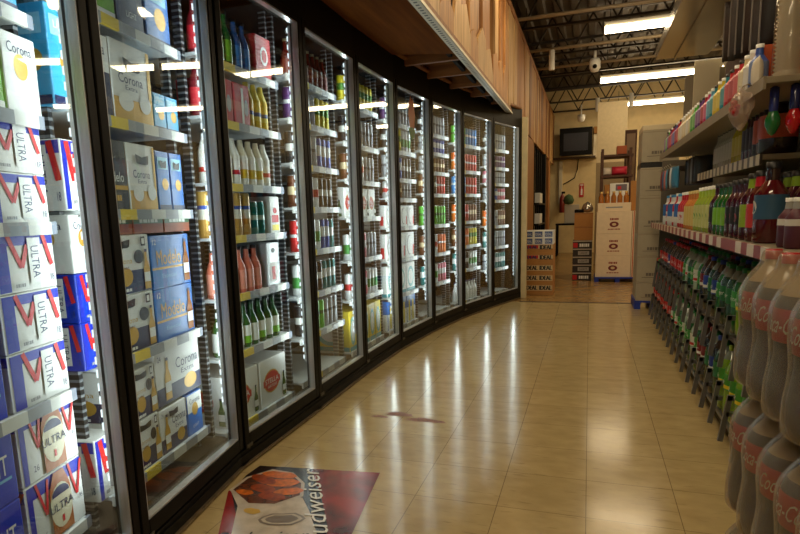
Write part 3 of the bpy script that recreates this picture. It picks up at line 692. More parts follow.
# small repeats behind the far doors: (key, phrase)
def bandcan(key, phrase, stops, r=.031, h=.178, lid=None):
    segs = can_segs(band(key + '_print', stops, .32, .25), r, h, lid)
    P[key] = Proto(lambda: product(segs, True, 10, None, 'can')); P[key].dim = (2 * r + .005, 2 * r + .005, h); P[key].phrase = phrase; P[key].cat = 'can'
def farbot(key, phrase, g, lab, cap, r=.031, h=.205):
    segs = bot_segs(g, lab, cap, r, h)
    P[key] = Proto(lambda: product(segs, True, 10, None, 'bottle')); P[key].dim = (2 * r + .005, 2 * r + .005, h); P[key].phrase = phrase; P[key].cat = 'bottle'
W_ = (226, 228, 228)
bandcan('k_wr', 'white and red can', [(0, W_), (.35, (190, 30, 40)), (.6, W_)]); bandcan('k_wg', 'white and green can', [(0, W_), (.25, (60, 140, 60)), (.6, W_)]); bandcan('k_wb', 'white and blue can', [(0, (40, 80, 170)), (.4, W_), (.75, (40, 80, 170))])
bandcan('k_dk', 'dark can with white band', [(0, (26, 24, 30)), (.4, (214, 214, 208)), (.62, (26, 24, 30))]); bandcan('k_gr', 'bright green can', [(0, (70, 170, 40)), (.5, (30, 90, 30)), (.62, (90, 190, 60))]); bandcan('k_or', 'orange can', [(0, (228, 116, 24)), (.5, W_), (.6, (226, 100, 20))])
bandcan('k_rd', 'red can', [(0, (196, 24, 30)), (.45, W_), (.55, (196, 24, 30))]); bandcan('k_bl', 'sky blue can', [(0, (30, 130, 200)), (.5, W_), (.62, (40, 140, 210))]); bandcan('k_br', 'brown and cream can', [(0, (106, 58, 30)), (.4, (220, 200, 160)), (.65, (106, 58, 30))])
bandcan('k_pk', 'pink and white can', [(0, (206, 110, 130)), (.4, W_), (.7, (206, 110, 130))]); bandcan('k_gy', 'silver grey can', [(0, (150, 154, 160)), (.5, (70, 76, 90)), (.6, (170, 174, 178))]); bandcan('k_yl', 'yellow and green can', [(0, (214, 196, 40)), (.45, (70, 130, 40)), (.7, (214, 196, 40))])
bandcan('k_pu', 'purple can', [(0, (90, 50, 110)), (.5, W_), (.62, (90, 50, 110))]); bandcan('k_te', 'teal and white can', [(0, (30, 120, 120)), (.4, W_), (.7, (30, 120, 120))])
farbot('b_red', 'dark red bottle', pm('dim_red_glass', (92, 22, 16), .2), paint((120, 30, 20)), SC); farbot('b_am', 'amber bottle', AMBER, paint((216, 206, 180)), SC); farbot('b_gr', 'green bottle', GREENG, paint((214, 224, 200)), SC); farbot('b_cl', 'clear bottle with white label', pm('clear_bottle', (190, 200, 200), .15), paint((232, 232, 230)), paint((220, 220, 216)))
farbot('b_wh', 'white bottle', paint((228, 228, 226)), paint((236, 236, 232)), paint((60, 70, 120)))
bigs = {}
C_('f_teal', .2, .3, .25, CW, d_teal); C_('f_swirl', .2, .3, .215, CW, d_swirl); C_('f_blue', .2, .3, .24, CB, d_bluewhite); C_('f_plain', .15, .3, .175, CW, d_swirl); C_('e_white', .14, .3, .2, CW, d_stella); C_('e_yel', .12, .3, .28, paint((222, 196, 60)), d_teal)
PLAN = {3: [([], .13), (['k_dk', 'k_gr', 'k_gy', 'k_wg'], .38), (['k_wg', 'k_dk', 'k_te', 'k_gy'], .615), (['k_rd', 'k_gy', 'k_wg', 'k_wb', 'k_te'], .865), (['k_br', 'k_wr', 'k_dk', 'k_gy'], 1.11), (['k_dk', 'k_gy', 'k_wb', 'k_br'], 1.345), (['k_pu', 'k_gy', 'k_yl', 'k_dk'], 1.575), (['b_red'], 1.795)],
        4: [(['e_yel*'], .13), (['k_wr', 'k_pk', 'k_wg'], .485), (['k_wg', 'k_pk', 'k_gy'], .755), (['e_white*'], 1.045), (['k_br', 'k_wr', 'k_gy'], 1.295), (['k_dk', 'k_gy'], 1.535), (['k_yl'], 1.79)],
        5: [(['f_blue*'], .13), (['f_teal*'], .40), (['f_swirl*'], .69), (['f_plain*'], .955), (['k_wr', 'k_br', 'k_gy'], 1.185), (['k_gy', 'k_wb', 'k_dk'], 1.345), (['k_dk', 'k_yl', 'k_wg'], 1.565), (['k_pu', 'k_gy'], 1.775)],
        6: [([], .13), (['k_te', 'k_wg', 'k_pk'], .40), (['k_br', 'k_wr', 'k_or'], .68), (['k_gr', 'k_gr'], .95), (['k_br', 'k_dk', 'k_rd'], 1.235), (['k_gy', 'k_br'], 1.435), (['k_gy', 'k_wb'], 1.61), (['k_dk', 'k_gy'], 1.775)],
        7: [(['b_wh'], .13), (['k_te', 'k_dk', 'k_wg', 'k_gy'], .465), (['k_br', 'k_or', 'k_yl'], .715), (['k_or', 'k_rd', 'k_br'], .965), (['k_bl', 'k_rd'], 1.245), (['k_or', 'k_rd'], 1.48), (['k_gr', 'k_bl'], 1.74)],
        8: [([], .13), (['k_gy', 'k_te'], .40), (['k_te', 'k_gy'], .655), (['k_or', 'k_gy', 'k_br'], .895), (['k_gy', 'k_wb', 'k_pk'], 1.185), (['k_pk', 'k_gy'], 1.37), (['k_gy', 'k_pu'], 1.55), (['k_dk', 'k_gy'], 1.75)]}
SHORT = {(5, 1.185), (6, 1.435), (6, 1.61), (8, 1.37), (8, 1.185), (8, 1.55)}
BAY = {3: 'fourth', 4: 'fifth', 5: 'sixth', 6: 'seventh', 7: 'eighth', 8: 'ninth'}
for i, plan in PLAN.items():
    Ln = frame_of(i)[3]; an = frame_of(i)[4]
    for sh, (keys, z) in enumerate(plan):
        if not keys: continue
        if keys[0].endswith('*'):
            key = keys[0][:-1]; p = P[key]; n = int((Ln - .11) / (p.dim[0] + .006)); t0 = .055
            word = {'e_yel': 'yellow carton with pale ring', 'f_teal': 'white carton with teal ring', 'f_swirl': 'white carton with grey swirl', 'f_blue': 'blue and white carton with yellow stripes', 'f_plain': 'small white carton with grey swirl', 'e_white': 'white carton with red oval'}[key]
            for k in range(n):
                put(key, i, t0 + (k + .5) * (p.dim[0] + .006), z, '%s %s from the left, %s cooler bay' % (ORD[k + 1], word, BAY[i]))
            continue
        wd = .069; n = int((Ln - .115) / wd); top = sh == len(plan) - 1
        run = max(1, math.ceil(n / len(keys)))
        seen = {}
        for k in range(n):
            key = keys[min(k // run, len(keys) - 1)]; p = P[key]
            lab = '%s on the %s shelf up, %s cooler bay' % (p.phrase, ORD[sh + 1], BAY[i])
            grp = '%ss, %s shelf of the %s cooler bay' % (p.phrase, ORD[sh + 1], BAY[i])
            t = .06 + (k + .5) * wd
            if k < 1: continue
            o = p.put(at(i, t + TS, .145 + p.dim[1] * .5, z), an + random.uniform(-.5, .5), lab, p.cat, grp)
            if (i, z) in SHORT: o.scale = (.9, .9, .76)
            else: o.scale = (1, 1, 1)

# ------------------------------------------------------------------ soffit and plank fascia above the coolers
SX = -.85
PLY = wood('orange_plywood', (104, 58, 16), (134, 80, 26), 'Y', .95, .5)
PLY.node_tree.nodes['Principled BSDF'].inputs['Specular IOR Level'].default_value = .1
RAFT = wood('rafter_wood', (120, 70, 26), (170, 112, 54), 'X', .6)
so = empty('soffit', 'wooden soffit with plywood and bare rafters above the cooler doors', 'soffit', (-1.2, 4.6, 2.16))
def local(mb, name, root, label=None):
    o = mb.build(name); o.parent = root; o.matrix_parent_inverse = Matrix.Translation(-Vector(root.location))
    if label: o['label'] = label
    return o
def backx(y):
    """x of the cooler line at y"""
    for (x0, y0), (x1, y1) in zip(B, B[1:]):
        if y0 <= y <= y1: return x0 + (x1 - x0) * (y - y0) / (y1 - y0)
    return B[-1][0] if y > B[-1][1] else B[0][0]
# plywood underside, near half
ys = [0, .56, 1.3, 2.06, 2.84, 3.6, 4.37]
mb = MB(); vs = []
for y in ys: vs += [(backx(y) - .06, y, 2.205), (SX, y, 2.145)]
n = len(vs); vs += [(x, y, z + .02) for x, y, z in vs]
fs = []
for k in range(len(ys) - 1): fs += [(2 * k, 2 * k + 2, 2 * k + 3, 2 * k + 1), (n + 2 * k, n + 2 * k + 1, n + 2 * k + 3, n + 2 * k + 2)]
fs += [(0, 1, n + 1, n), (n - 2, n + n - 2, n + n - 1, n - 1)]
mb.add(vs, fs, PLY); local(mb, 'plywood_panel', so)
mb = MB().box(-2.3, SX - .03, 4.3, 7.4, 2.34, 2.36, PLY); local(mb, 'upper_deck', so)
for y in (4.62, 5.12, 5.62, 6.12, 6.62, 7.05):
    mb = MB().box(backx(y) - .15, SX - .03, y - .02, y + .02, 2.17, 2.34, RAFT, .003); local(mb, 'rafter', so)
mb = MB()
for (x0, y0), (x1, y1) in zip(B, B[1:]): mb.tube([(x0 + .01, y0, 2.222), (x1 + .01, y1, 2.222)], .018, RAFT, 6)
local(mb, 'curved_nailer', so)
mb = MB().box(SX - .03, SX, .0, 7.45, 2.15, 2.187, RAFT); local(mb, 'edge_beam', so)
ANG = holes('punched_angle', (206, 196, 170), (40, 32, 24), .045, .4, 1, .45, .2)
def limit(m, axis, a, b):
    nt = m.node_tree; sp = [n for n in nt.nodes if n.type == 'SEPXYZ'][0]; mx = [n for n in nt.nodes if n.type == 'MIX'][0]; src = mx.inputs[0].links[0].from_socket
    g = nt.nodes.new('ShaderNodeMath'); g.operation = 'GREATER_THAN'; g.inputs[1].default_value = a; l = nt.nodes.new('ShaderNodeMath'); l.operation = 'LESS_THAN'; l.inputs[1].default_value = b
    p = nt.nodes.new('ShaderNodeMath'); p.operation = 'MULTIPLY'; q = nt.nodes.new('ShaderNodeMath'); q.operation = 'MULTIPLY'; L = nt.links.new
    L(sp.outputs[axis], g.inputs[0]); L(sp.outputs[axis], l.inputs[0]); L(g.outputs[0], p.inputs[0]); L(l.outputs[0], p.inputs[1]); L(p.outputs[0], q.inputs[0]); L(src, q.inputs[1]); L(q.outputs[0], mx.inputs[0])
limit(ANG, 0, SX - .035, SX - .015)
mb = MB().box(SX - .05, SX + .006, 1.4, 7.2, 2.132, 2.139, ANG); mb.box(SX + .002, SX + .007, 1.4, 7.2, 2.132, 2.152, ANG)
tag(mb.build('metal_angle_strip'), 'punched metal angle strip running along the lower soffit edge', 'metal strip')
MBp = [wood('plank_a', (132, 80, 34), (198, 136, 70)), wood('plank_b', (150, 98, 46), (212, 156, 90)), wood('plank_c', (170, 126, 74), (228, 188, 130)), wood('plank_d', (104, 60, 24), (160, 102, 48))]
fa = empty('plank_fascia', 'tall wall of vertical wooden planks and studs above the coolers', 'wooden fascia', (SX, 7, 2.19))
local(MB().box(SX - .16, SX - .13, .0, 15.6, 2.19, 3.27, pm('near_black_board', (18, 15, 12), .9)), 'dark_backing', fa)  # plain near-black board, makes the gaps between the studs dark
local(MB().box(SX - .05, SX + .004, .0, 15.6, 3.20, 3.27, MBp[0]), 'top_rail', fa)
rnd = random.Random(3); y = 2.4; k = 0
while y < 6.5:      # open studs over a low ragged front of broken boards
    wd = .24 + .16 * rnd.random()
    local(MB().box(SX - .07, SX - .03, y, y + wd, 2.2, 3.22, MBp[k % 2], .004), 'stud', fa)
    y += wd + .14 + .1 * rnd.random(); k += 1
MYZ = Matrix(((0, 0, 1, 0), (1, 0, 0, 0), (0, 1, 0, 0), (0, 0, 0, 1)))
y = 2.4
while y < 6.6:
    wd = .2 + .2 * rnd.random(); h0 = .05 + .24 * rnd.random(); h1 = .04 + .26 * rnd.random()
    mb = MB().prism([(y, 2.186), (y + wd, 2.186), (y + wd, 2.186 + h1), (y + wd * .55, 2.186 + max(h0, h1) + .06), (y, 2.186 + h0)], SX - .022, SX - .002, MBp[1 + rnd.randrange(2)], MYZ)
    local(mb, 'broken_board', fa); y += wd + .004
for yy in (5.9,):
    local(MB().box(SX - .028, SX - .006, yy, yy + .2, 2.19, 3.2, MBp[2], .003), 'tall_board', fa)
y = 6.62
while y < 15.5:
    wd = .17 + .14 * rnd.random(); lo = 2.19 if y < 7.3 else 2.12 + .02 * rnd.random()
    local(MB().box(SX - .03, SX - .008 + .016 * rnd.random(), y, min(15.58, y + wd), lo, 3.2, MBp[rnd.choice((0, 1, 1, 2, 2, 3, 3))], .003), 'plank', fa); y += wd + .014

# beyond the last cooler door
PAINTW = pm('cream_post_paint', (214, 196, 150), .55, noise=.08, nscale=8)
tag(MB().box(-.80, -.705, 7.42, 7.52, 0, 2.13, PAINTW, .004).build('wooden_post'), 'cream painted post beside the last cooler door', 'post')
wp = wood('warm_wood_panel', (128, 78, 28), (176, 118, 52))
tag(MB().box(-1.0, -.86, 8.7, 10.2, 0, 2.14, wp, .004).build('wood_panel'), 'tall warm brown wooden panel beyond the cream post', 'panel')
pr = empty('pipe_rack', 'black standing rack of tall rods beyond the brown panel', 'rack', (-.95, 11.3, 0))
for yy in (10.5, 10.95, 11.4, 11.9): local(MB().box(-.9, -.87, yy, yy + .05, 0, 2.1, BLACK), 'rod', pr)
for zz in (.45, .8, 1.15): local(MB().box(-1.15, -.80, 10.5, 12.0, zz, zz + .03, BLACK), 'shelf', pr)
for zz, nm in ((.83, 'lower'), (1.18, 'upper')): tag(MB().box(-1.0, -.80, 10.75, 11.3, zz, zz + .17, CW, .004).build('white_box'), '%s white box on the black rod rack' % nm, 'box')
tag(MB().box(-.98, -.84, 13.6, 14.1, 0, 2.12, MBp[0], .004).build('wooden_post'), 'brown wooden post near the back wall', 'post')
tag(MB().box(-1.0, -.82, 12.3, 12.5, 0, 2.12, BLACK, .004).build('dark_post'), 'dark post between the rod rack and the brown post', 'post')

def case(wd, d, h, board, draw, name='drinks_case'):
    mb = MB().box(-wd / 2, wd / 2, -d / 2, d / 2, 0, h, board, .003); lt = MB(); F, Lf = faces(wd, d, h)
    draw(F, mb, lt, wd, h); o = mb.build(name)
    if lt.v: lt.build('lettering', o)
    return o
def d_ideal(F, mb, lt, w, h):
    F.rect(mb, .003, h * .42, w - .003, h - .003, pm('pale_kraft', (206, 178, 130), .7))
    for q in (-.004, 0, .004):
        F.text(lt, 'IDEAL', w * .28 + q, h * .72, w * .40, h * .42, BLK); F.text(lt, 'IDEAL', w * .76 + q, h * .72, w * .40, h * .42, BLK)
def d_ideal_red(F, mb, lt, w, h):
    F.rect(mb, .003, h * .62, w - .003, h - .003, pm('pale_kraft', (196, 164, 112), .7)); F.rect(mb, w * .1, h * .64, w * .5, h * .96, RED)
    for q in (-.004, 0, .004):
        F.text(lt, 'IDEAL', w * .28 + q, h * .78, w * .38, h * .3, NAVY); F.text(lt, 'IDEAL', w * .76 + q, h * .76, w * .40, h * .42, BLK)
def d_blue_case(F, mb, lt, w, h):
    F.rect(mb, w * .12, h * .12, w * .88, h * .88, paint((52, 78, 140))); F.text(lt, 'IDEAL', w * .5, h * .5, w * .66, h * .4, WHITE)
pa = Proto(lambda: case(.36, .5, .125, CARD, d_ideal)); pb = Proto(lambda: case(.36, .5, .125, CARD, d_ideal_red))
lv = ['lowest', 'second lowest', 'middle', 'second highest', 'topmost']
for k in range(5): (pa if k < 3 else pb).put((-.59, 8.0, .126 * k), 0, '%s brown case with printed blue letters, stack beside the last cooler door' % lv[k], 'case')
pc = Proto(lambda: case(.118, .4, .085, CW, d_blue_case)); 
for r in range(2):
    for c in range(3): pc.put((-.71 + .12 * c, 7.99, .63 + .086 * r), 0, '%s white and blue case in the %s row on the brown cases' % (('left', 'middle', 'right')[c], ('lower', 'upper')[r]), 'case')
def d_oval(F, mb, lt, w, h):
    F.oval(mb, w * .5, h * .42, w * .13, h * .13, paint((120, 34, 34))); F.oval(mb, w * .5, h * .42, w * .06, h * .06, CREAM); F.text(lt, '~', w * .5, h * .66, w * .24, h * .09, paint((150, 60, 40))); F.text(lt, '~', w * .5, h * .2, w * .34, h * .05, paint((170, 90, 60)))
PINKW = pm('cream_white_board', (236, 214, 180), .55, noise=.04)
def pallet(loc, wd, d, h, label):
    o = empty('pallet', label, 'pallet', loc); BL = pm('blue_pallet_paint', (22, 50, 150), .5)
    mb = MB()
    for k in range(3): mb.box(-wd / 2 + k * (wd - .06) / 2, -wd / 2 + k * (wd - .06) / 2 + .06, -d / 2, d / 2, 0, h - .02, BL)
    mb.build('runner', o); MB().box(-wd / 2, wd / 2, -d / 2, d / 2, h - .02, h, BL, .003).build('deck', o)
    return o
pallet((.40, 9.5, 0), .62, .6, .07, 'blue pallet under the white cases with red ovals')
pw = Proto(lambda: case(.47, .5, .31, PINKW, d_oval))
for k in range(3): pw.put((.335, 9.5, .07 + .311 * k), 0, '%s white case with red oval on the blue pallet' % ('lowest', 'middle', 'topmost')[k], 'case')
pw2 = Proto(lambda: case(.13, .5, .31, PINKW, lambda F, mb, lt, w, h: F.rect(mb, w * .1, .0, w * .2, h, paint((190, 90, 50)))))
for k in range(3): pw2.put((.64, 9.5, .07 + .311 * k), 0, '%s narrow cream case right of the white cases' % ('lowest', 'middle', 'topmost')[k], 'case')
tag(case(.44, .45, .12, PINKW, lambda F, mb, lt, w, h: F.rect(mb, w * .25, h * .4, w * .75, h * .55, GREYP), 'bottle_tray'), 'shallow white tray of amber bottles on top of the white cases', 'tray').location = (.33, 9.5, 1.004)
jar = Proto(lambda: product([('body', AMBER, [(.035, 0), (.036, .01), (.036, .085), (.018, .12), (.018, .135)]), ('cap', pm('gold_cap', (206, 170, 90), .35, .5), [(.02, .135), (.02, .16), (.001, .16)])], True, 10, None, 'amber_bottle'))
for k in range(5): jar.put((.155 + .083 * k, 9.33, 1.125), 0, '%s amber bottle from the left in the tray on the white cases' % ORD[k + 1], 'bottle')
dk = Proto(lambda: case(.27, .4, .118, pm('black_case_board', (40, 30, 30), .5), lambda F, mb, lt, w, h: (F.rect(mb, .003, h * .84, w - .003, h - .003, paint((190, 178, 160))), F.rect(mb, w * .28, h * .2, w * .86, h * .66, paint((170, 164, 156))), F.text(lt, 'LIGHT', w * .57, h * .43, w * .4, h * .24, BLK))))
dr = Proto(lambda: case(.27, .4, .118, pm('black_case_board', (40, 30, 30), .5), lambda F, mb, lt, w, h: (F.rect(mb, .003, h * .84, w - .003, h - .003, paint((190, 178, 160))), F.rect(mb, w * .02, h * .1, w * .25, h * .7, RED), F.text(lt, '~', w * .6, h * .4, w * .5, h * .4, WHITE))))
for k in range(5): (dr if k in (0, 4) else dk).put((-.085, 9.62, .119 * k), 0, '%s dark case left of the white cases with red ovals' % lv[k], 'case')
br = Proto(lambda: case(.26, .4, .2, CARD, lambda F, mb, lt, w, h: F.rect(mb, w * .0, h * .9, w * 1., h * .97, paint((150, 96, 44)))))
for k in range(2): br.put((-.075, 9.62, .596 + .201 * k), 0, '%s plain brown carton on the stack of dark cases' % ('lower', 'upper')[k], 'carton')
# clutter on the brown cartons
mb = MB().lathe([(.0, 0), (.07, .01), (.085, .06), (.06, .12), (.02, .15), (.001, .16)], pm('silver_dome', (180, 176, 166), .2, .8), 16); tag(mb.build('silver_lid', None, (-.03, 9.62, .998)), 'shiny domed silver thing on the brown cartons', 'lid')
mb = MB().box(-.06, .06, -.05, .05, 0, .05, BLACK, .012); tag(mb.build('black_pouch', None, (-.14, 9.6, .998), .4), 'small black pouch beside the silver dome', 'pouch')

# back wall: television, boards, sign, cable
tv = empty('television', 'small dark television hung high on the back wall', 'television', (-.34, 15.2, 2.3))
MB().box(-.36, .36, -.06, .06, 0, .62, BLACK, .01).build('housing', tv)
MB().box(-.27, .27, -.066, -.058, .10, .50, pm('dark_screen', (12, 14, 34), .4)).build('screen', tv)
mb = MB().box(-.05, .05, .06, .32, .25, .35, BLACK); mb.build('wall_bracket', tv)
tag(MB().box(-.9, .1, 15.35, 15.6, 2.24, 2.28, pm('tv_ledge', (70, 50, 30), .6)).build('wall_ledge'), 'thin brown ledge on the back wall below the television', 'ledge')
tag(MB().box(.05, .33, 15.5, 15.58, 2.26, 2.78, paint((236, 222, 190)), .004).build('white_wall_board'), 'pale board on the back wall right of the television', 'board')
tag(MB().box(.05, .40, 15.46, 15.56, 2.80, 2.95, CARD, .004).build('cardboard_box'), 'flat brown box above the pale board', 'box')
sg = empty('wall_sign', 'narrow red and white fire extinguisher sign on the back wall', 'sign', (-.19, 15.585, 1.5))
MB().box(-.05, .05, -.005, .005, -.16, .16, RED, .002).build('plate', sg)
F = Face((-.05, -.006, -.16), (1, 0, 0), (0, 0, 1)); mb = MB(); F.poly(mb, [(.03, .05), (.07, .05), (.07, .18), (.058, .21), (.058, .25), (.042, .25), (.042, .21), (.03, .18)], WHITE); F.text(mb, '~', .05, .285, .07, .035, WHITE); mb.build('lettering', sg)
tag(MB().tube([(-.28, 15.58, 2.3), (-.30, 15.58, 2.0), (-.36, 15.58, 1.8), (-.5, 15.58, 1.72), (-.62, 15.58, 1.66)], .012, BLACK, 6).build('hanging_cable'), 'black cable hanging down the cream wall under the television', 'cable')
tag(MB().box(-.72, -.64, 15.5, 15.6, 1.2, 2.2, paint((206, 198, 176)), .01).build('wall_conduit_box'), 'pale upright conduit box at the left end of the back wall', 'conduit box')
tb = empty('side_table', 'small dark table against the back wall', 'table', (-.42, 14.6, 0)); MB().box(-.3, .3, -.25, .25, .7, .74, BLACK, .004).build('tabletop', tb)
for sx in (-.27, .27):
    for sy in (-.22, .22): MB().box(sx - .02, sx + .02, sy - .02, sy + .02, 0, .7, BLACK).build('leg', tb)
tag(MB().box(-.16, .16, -.05, .05, 0, .42, paint((190, 186, 176)), .01).build('white_monitor_case', None, (-.38, 14.6, .74)), 'pale upright box standing on the small dark table', 'box')
mb = MB().lathe([(.001, 0), (.09, .02), (.12, .1), (.08, .2), (.001, .24)], pm('green_cloth_bundle', (70, 96, 60), .8, noise=.3), 12); tag(mb.build('green_bundle', None, (-.45, 14.55, 1.161)), 'dull green bundle on top of the pale upright box', 'bundle')
ex = empty('wall_mounted_extinguisher', 'red fire extinguisher at the left of the back wall', 'fire extinguisher', (-.62, 15.3, .98))
MB().lathe([(.06, 0), (.07, .02), (.07, .34), (.03, .42), (.02, .45)], pm('extinguisher_red', (130, 40, 32), .3), 14, bot=True, top=True).build('body', ex); MB().box(-.02, .06, -.012, .012, .45, .5, BLACK).build('valve', ex); MB().box(-.03, .03, .07, .3, .1, .3, STEEL).build('wall_hook', ex)

# tall rack with clutter behind the white cases
rk = empty('storage_rack', 'dark wooden storage rack behind the white cases', 'rack', (.37, 10.4, 0)); RW = wood('rack_wood', (66, 38, 22), (98, 60, 36), 'X')
for sx in (-.2, .2):
    for sy in (-.25, .25): MB().box(sx - .02, sx + .02, sy - .02, sy + .02, 0, 1.95, RW).build('upright', rk)
for zz in (1.24, 1.52, 1.83): MB().box(-.22, .24, -.28, .28, zz, zz + .03, RW).build('shelf', rk)
def pillow(wd, d, h, mat, name, n=8, puff=.5):
    """soft closed pouch lying in its own x-z plane with thickness d"""
    mb = MB(); vs = []; fs = []
    for side in (-1, 1):
        for i in range(n + 1):
            for j in range(n + 1):
                u, v = i / n, j / n; b = (1 - abs(2 * u - 1) ** 2.4) * (1 - abs(2 * v - 1) ** 2.4)
                vs.append(((u - .5) * wd, side * (.0015 + d / 2 * b ** puff), v * h))
    m = (n + 1) ** 2
    for i in range(n):
        for j in range(n):
            a = i * (n + 1) + j; q = (a, a + 1, a + n + 2, a + n + 1); fs.append(q); fs.append(tuple(m + x for x in reversed(q)))
    for i in range(n):
        for a, b in (((i) * (n + 1), (i + 1) * (n + 1)), ((i + 1) * (n + 1) + n, i * (n + 1) + n), (i + 1, i), (n * (n + 1) + i, n * (n + 1) + i + 1)): fs.append((a, b, m + b, m + a))
    mb.add(vs, fs, mat, True); return mb
tag(pillow(.22, .16, .13, pm('hot_pink_bag', (206, 40, 70), .5), 'x').build('red_bag', None, (.42, 10.2, 1.55)), 'crumpled red bag on the storage rack', 'bag')
tag(pillow(.14, .12, .12, pm('white_plastic_bag', (220, 210, 196), .5), 'x').build('white_bag', None, (.24, 10.2, 1.55), .3), 'small white bag beside the red bag', 'bag')
tag(MB().box(-.08, .08, -.1, .1, 0, .1, pm('rust_box', (150, 80, 44), .6), .004).build('rust_box', None, (.42, 10.2, 1.271)), 'rust brown box on the lower rack shelf', 'box')
tag(MB().box(-.09, .09, -.1, .1, 0, .14, CARD, .004).build('brown_box', None, (.30, 10.2, 1.271)), 'brown box left of the rust box on the rack', 'box')
tag(MB().box(-.07, .07, -.1, .1, 0, .12, pm('rust_box2', (170, 84, 40), .6), .004).build('orange_box', None, (.44, 10.2, 1.70 - .15 + .14), 0), 'orange box above the red bag on the rack', 'box').location.z = 1.861
tag(case(.25, .2, .28, CW, lambda F, mb, lt, w, h: (F.rect(mb, w * .3, h * .62, w * .9, h * .94, paint((110, 100, 110))), F.rect(mb, w * .4, h * .68, w * .6, h * .84, RED)), 'printed_box'), 'white box with a grey picture on the amber bottle tray', 'box').location = (.40, 9.62, 1.1245)
mb = MB(); tag(MB().box(-.07, .07, -.03, .03, 0, .42, CARD, .004).build('cardboard_sheet', None, (.62, 9.5, 1.005)), 'upright brown cardboard piece on the narrow cream cases', 'cardboard')
mr = empty('leaning_mirror', 'dark framed panel leaning behind the grey cartons', 'panel', (.60, 10.95, 0)); MB().box(-.08, .10, -.02, .02, 0, 2.3, RW, .004).build('frame', mr); MB().box(-.055, .075, -.026, -.018, .05, 2.24, pm('brown_panel', (140, 110, 76), .4)).build('panel', mr)
tag(MB().box(.10, .62, 12.4, 12.5, 1.9, 3.0, pm('beige_partition', (206, 188, 150), .6, noise=.06), .004).build('partition_panel'), 'beige partition board high up beyond the storage rack', 'board')
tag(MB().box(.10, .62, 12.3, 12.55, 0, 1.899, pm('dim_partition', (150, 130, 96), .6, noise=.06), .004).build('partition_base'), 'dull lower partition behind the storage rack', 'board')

# cameras and little fittings under the ceiling
dc = empty('ceiling_dome_camera', 'white dome security camera with dark lens under the ceiling', 'camera', (.02, 9.7, 3.0))
MB().lathe([(.001, 0), (.05, .012), (.075, .06), (.078, .15), (.06, .19), (.001, .19)], WHITE, 18).build('housing', dc); 
MB().lathe([(.03, 0), (.03, .01), (.001, .012)], BLACK, 14, Matrix.Translation((0, -.07, .07)) @ Matrix.Rotation(PI / 2, 4, 'X')).build('lens', dc); MB().tube([(0, 0, .19), (0, 0, .3)], .02, WHITE, 8).build('stem', dc)
tube_ = Proto(lambda: MB().lathe([(.035, 0), (.04, .01), (.04, .26), (.03, .27)], WHITE, 12, bot=True, top=True).build('ceiling_sensor'))
for (x, y, z, l) in ((-.55, 9.2, 2.99, 'white upright tube hanging from the nearest conduit by the plank wall'), (.10, 13.4, 2.98, 'short white fitting under the ceiling between the strip lights'), (.72, 13.3, 3.0, 'white fitting under the second strip light')):
    tube_.put((x, y, z), 0, l, 'ceiling fitting')
sp = empty('spot_lamp', 'small white swivel spot lamp under the far ceiling', 'lamp', (.30, 15.0, 2.7)); MB().lathe([(.03, 0), (.07, .1)], WHITE, 12, Matrix.Rotation(.6, 4, 'Y'), bot=True).build('shade', sp); MB().tube([(0, 0, 0), (-.08, 0, .3), (-.08, 0, .6)], .012, WHITE, 6).build('arm', sp)
db = empty('ceiling_dome_camera', 'small white dome camera left of the spot lamp', 'camera', (-.22, 14.4, 2.93)); MB().lathe([(.001, 0), (.06, .02), (.08, .08), (.08, .16), (.001, .16)], WHITE, 14).build('housing', db); MB().tube([(0, 0, .16), (0, 0, .37)], .015, WHITE, 6).build('stem', db)

# ------------------------------------------------------------------ gondola on the right
GX = .60; AN = -PI / 2          # products on it face the aisle (-x)
GM = pm('beige_shelf_metal', (150, 138, 116), .45, .15, noise=.06, nscale=8); GD = pm('dark_base_metal', (40, 34, 30), .6)
go = empty('gondola_shelf', 'long beige metal gondola with drinks along the right of the aisle', 'shelf unit', (.88, 4.3, 0))
local(MB().box(1.14, 1.17, 1.95, 6.62, 0, 2.35, GM), 'back_panel', go)
local(MB().box(.70, 1.14, 1.95, 6.62, 0, .05, GD), 'base_deck', go)
local(MB().box(.66, 1.14, 6.60, 6.62, .05, 1.49, pm('dull_end_panel', (104, 96, 82), .6)), 'end_panel', go)
PRT = bpy.data.materials.new('red_and_white_price_tags'); PRT.use_nodes = True
def price_mat(m, c0, c1, per, duty):
    nt = m.node_tree; b = nt.nodes['Principled BSDF']; b.inputs['Roughness'].default_value = .4; L = nt.links.new
    tc = nt.nodes.new('ShaderNodeTexCoord'); sp = nt.nodes.new('ShaderNodeSeparateXYZ'); L(tc.outputs['Object'], sp.inputs[0])
    def M_(op, a, bv=None):
        n = nt.nodes.new('ShaderNodeMath'); n.operation = op
        if isinstance(a, float): n.inputs[0].default_value = a
        else: L(a, n.inputs[0])
        if bv is not None:
            if isinstance(bv, float): n.inputs[1].default_value = bv
            else: L(bv, n.inputs[1])
        return n.outputs[0]
    q = M_('DIVIDE', sp.outputs[1], per); fr = M_('FRACT', q); fl = M_('FLOOR', q)
    wn = nt.nodes.new('ShaderNodeTexWhiteNoise'); wn.noise_dimensions = '1D'; L(fl, wn.inputs['W'])
    on = M_('MULTIPLY', M_('LESS_THAN', fr, duty), M_('LESS_THAN', wn.outputs['Value'], .9))
    mx = nt.nodes.new('ShaderNodeMix'); mx.data_type = 'RGBA'; L(on, mx.inputs[0]); mx.inputs[6].default_value = lin(c0); mx.inputs[7].default_value = lin(c1); L(mx.outputs[2], b.inputs['Base Color'])
price_mat(PRT, (150, 34, 26), (226, 216, 200), .20, .52)
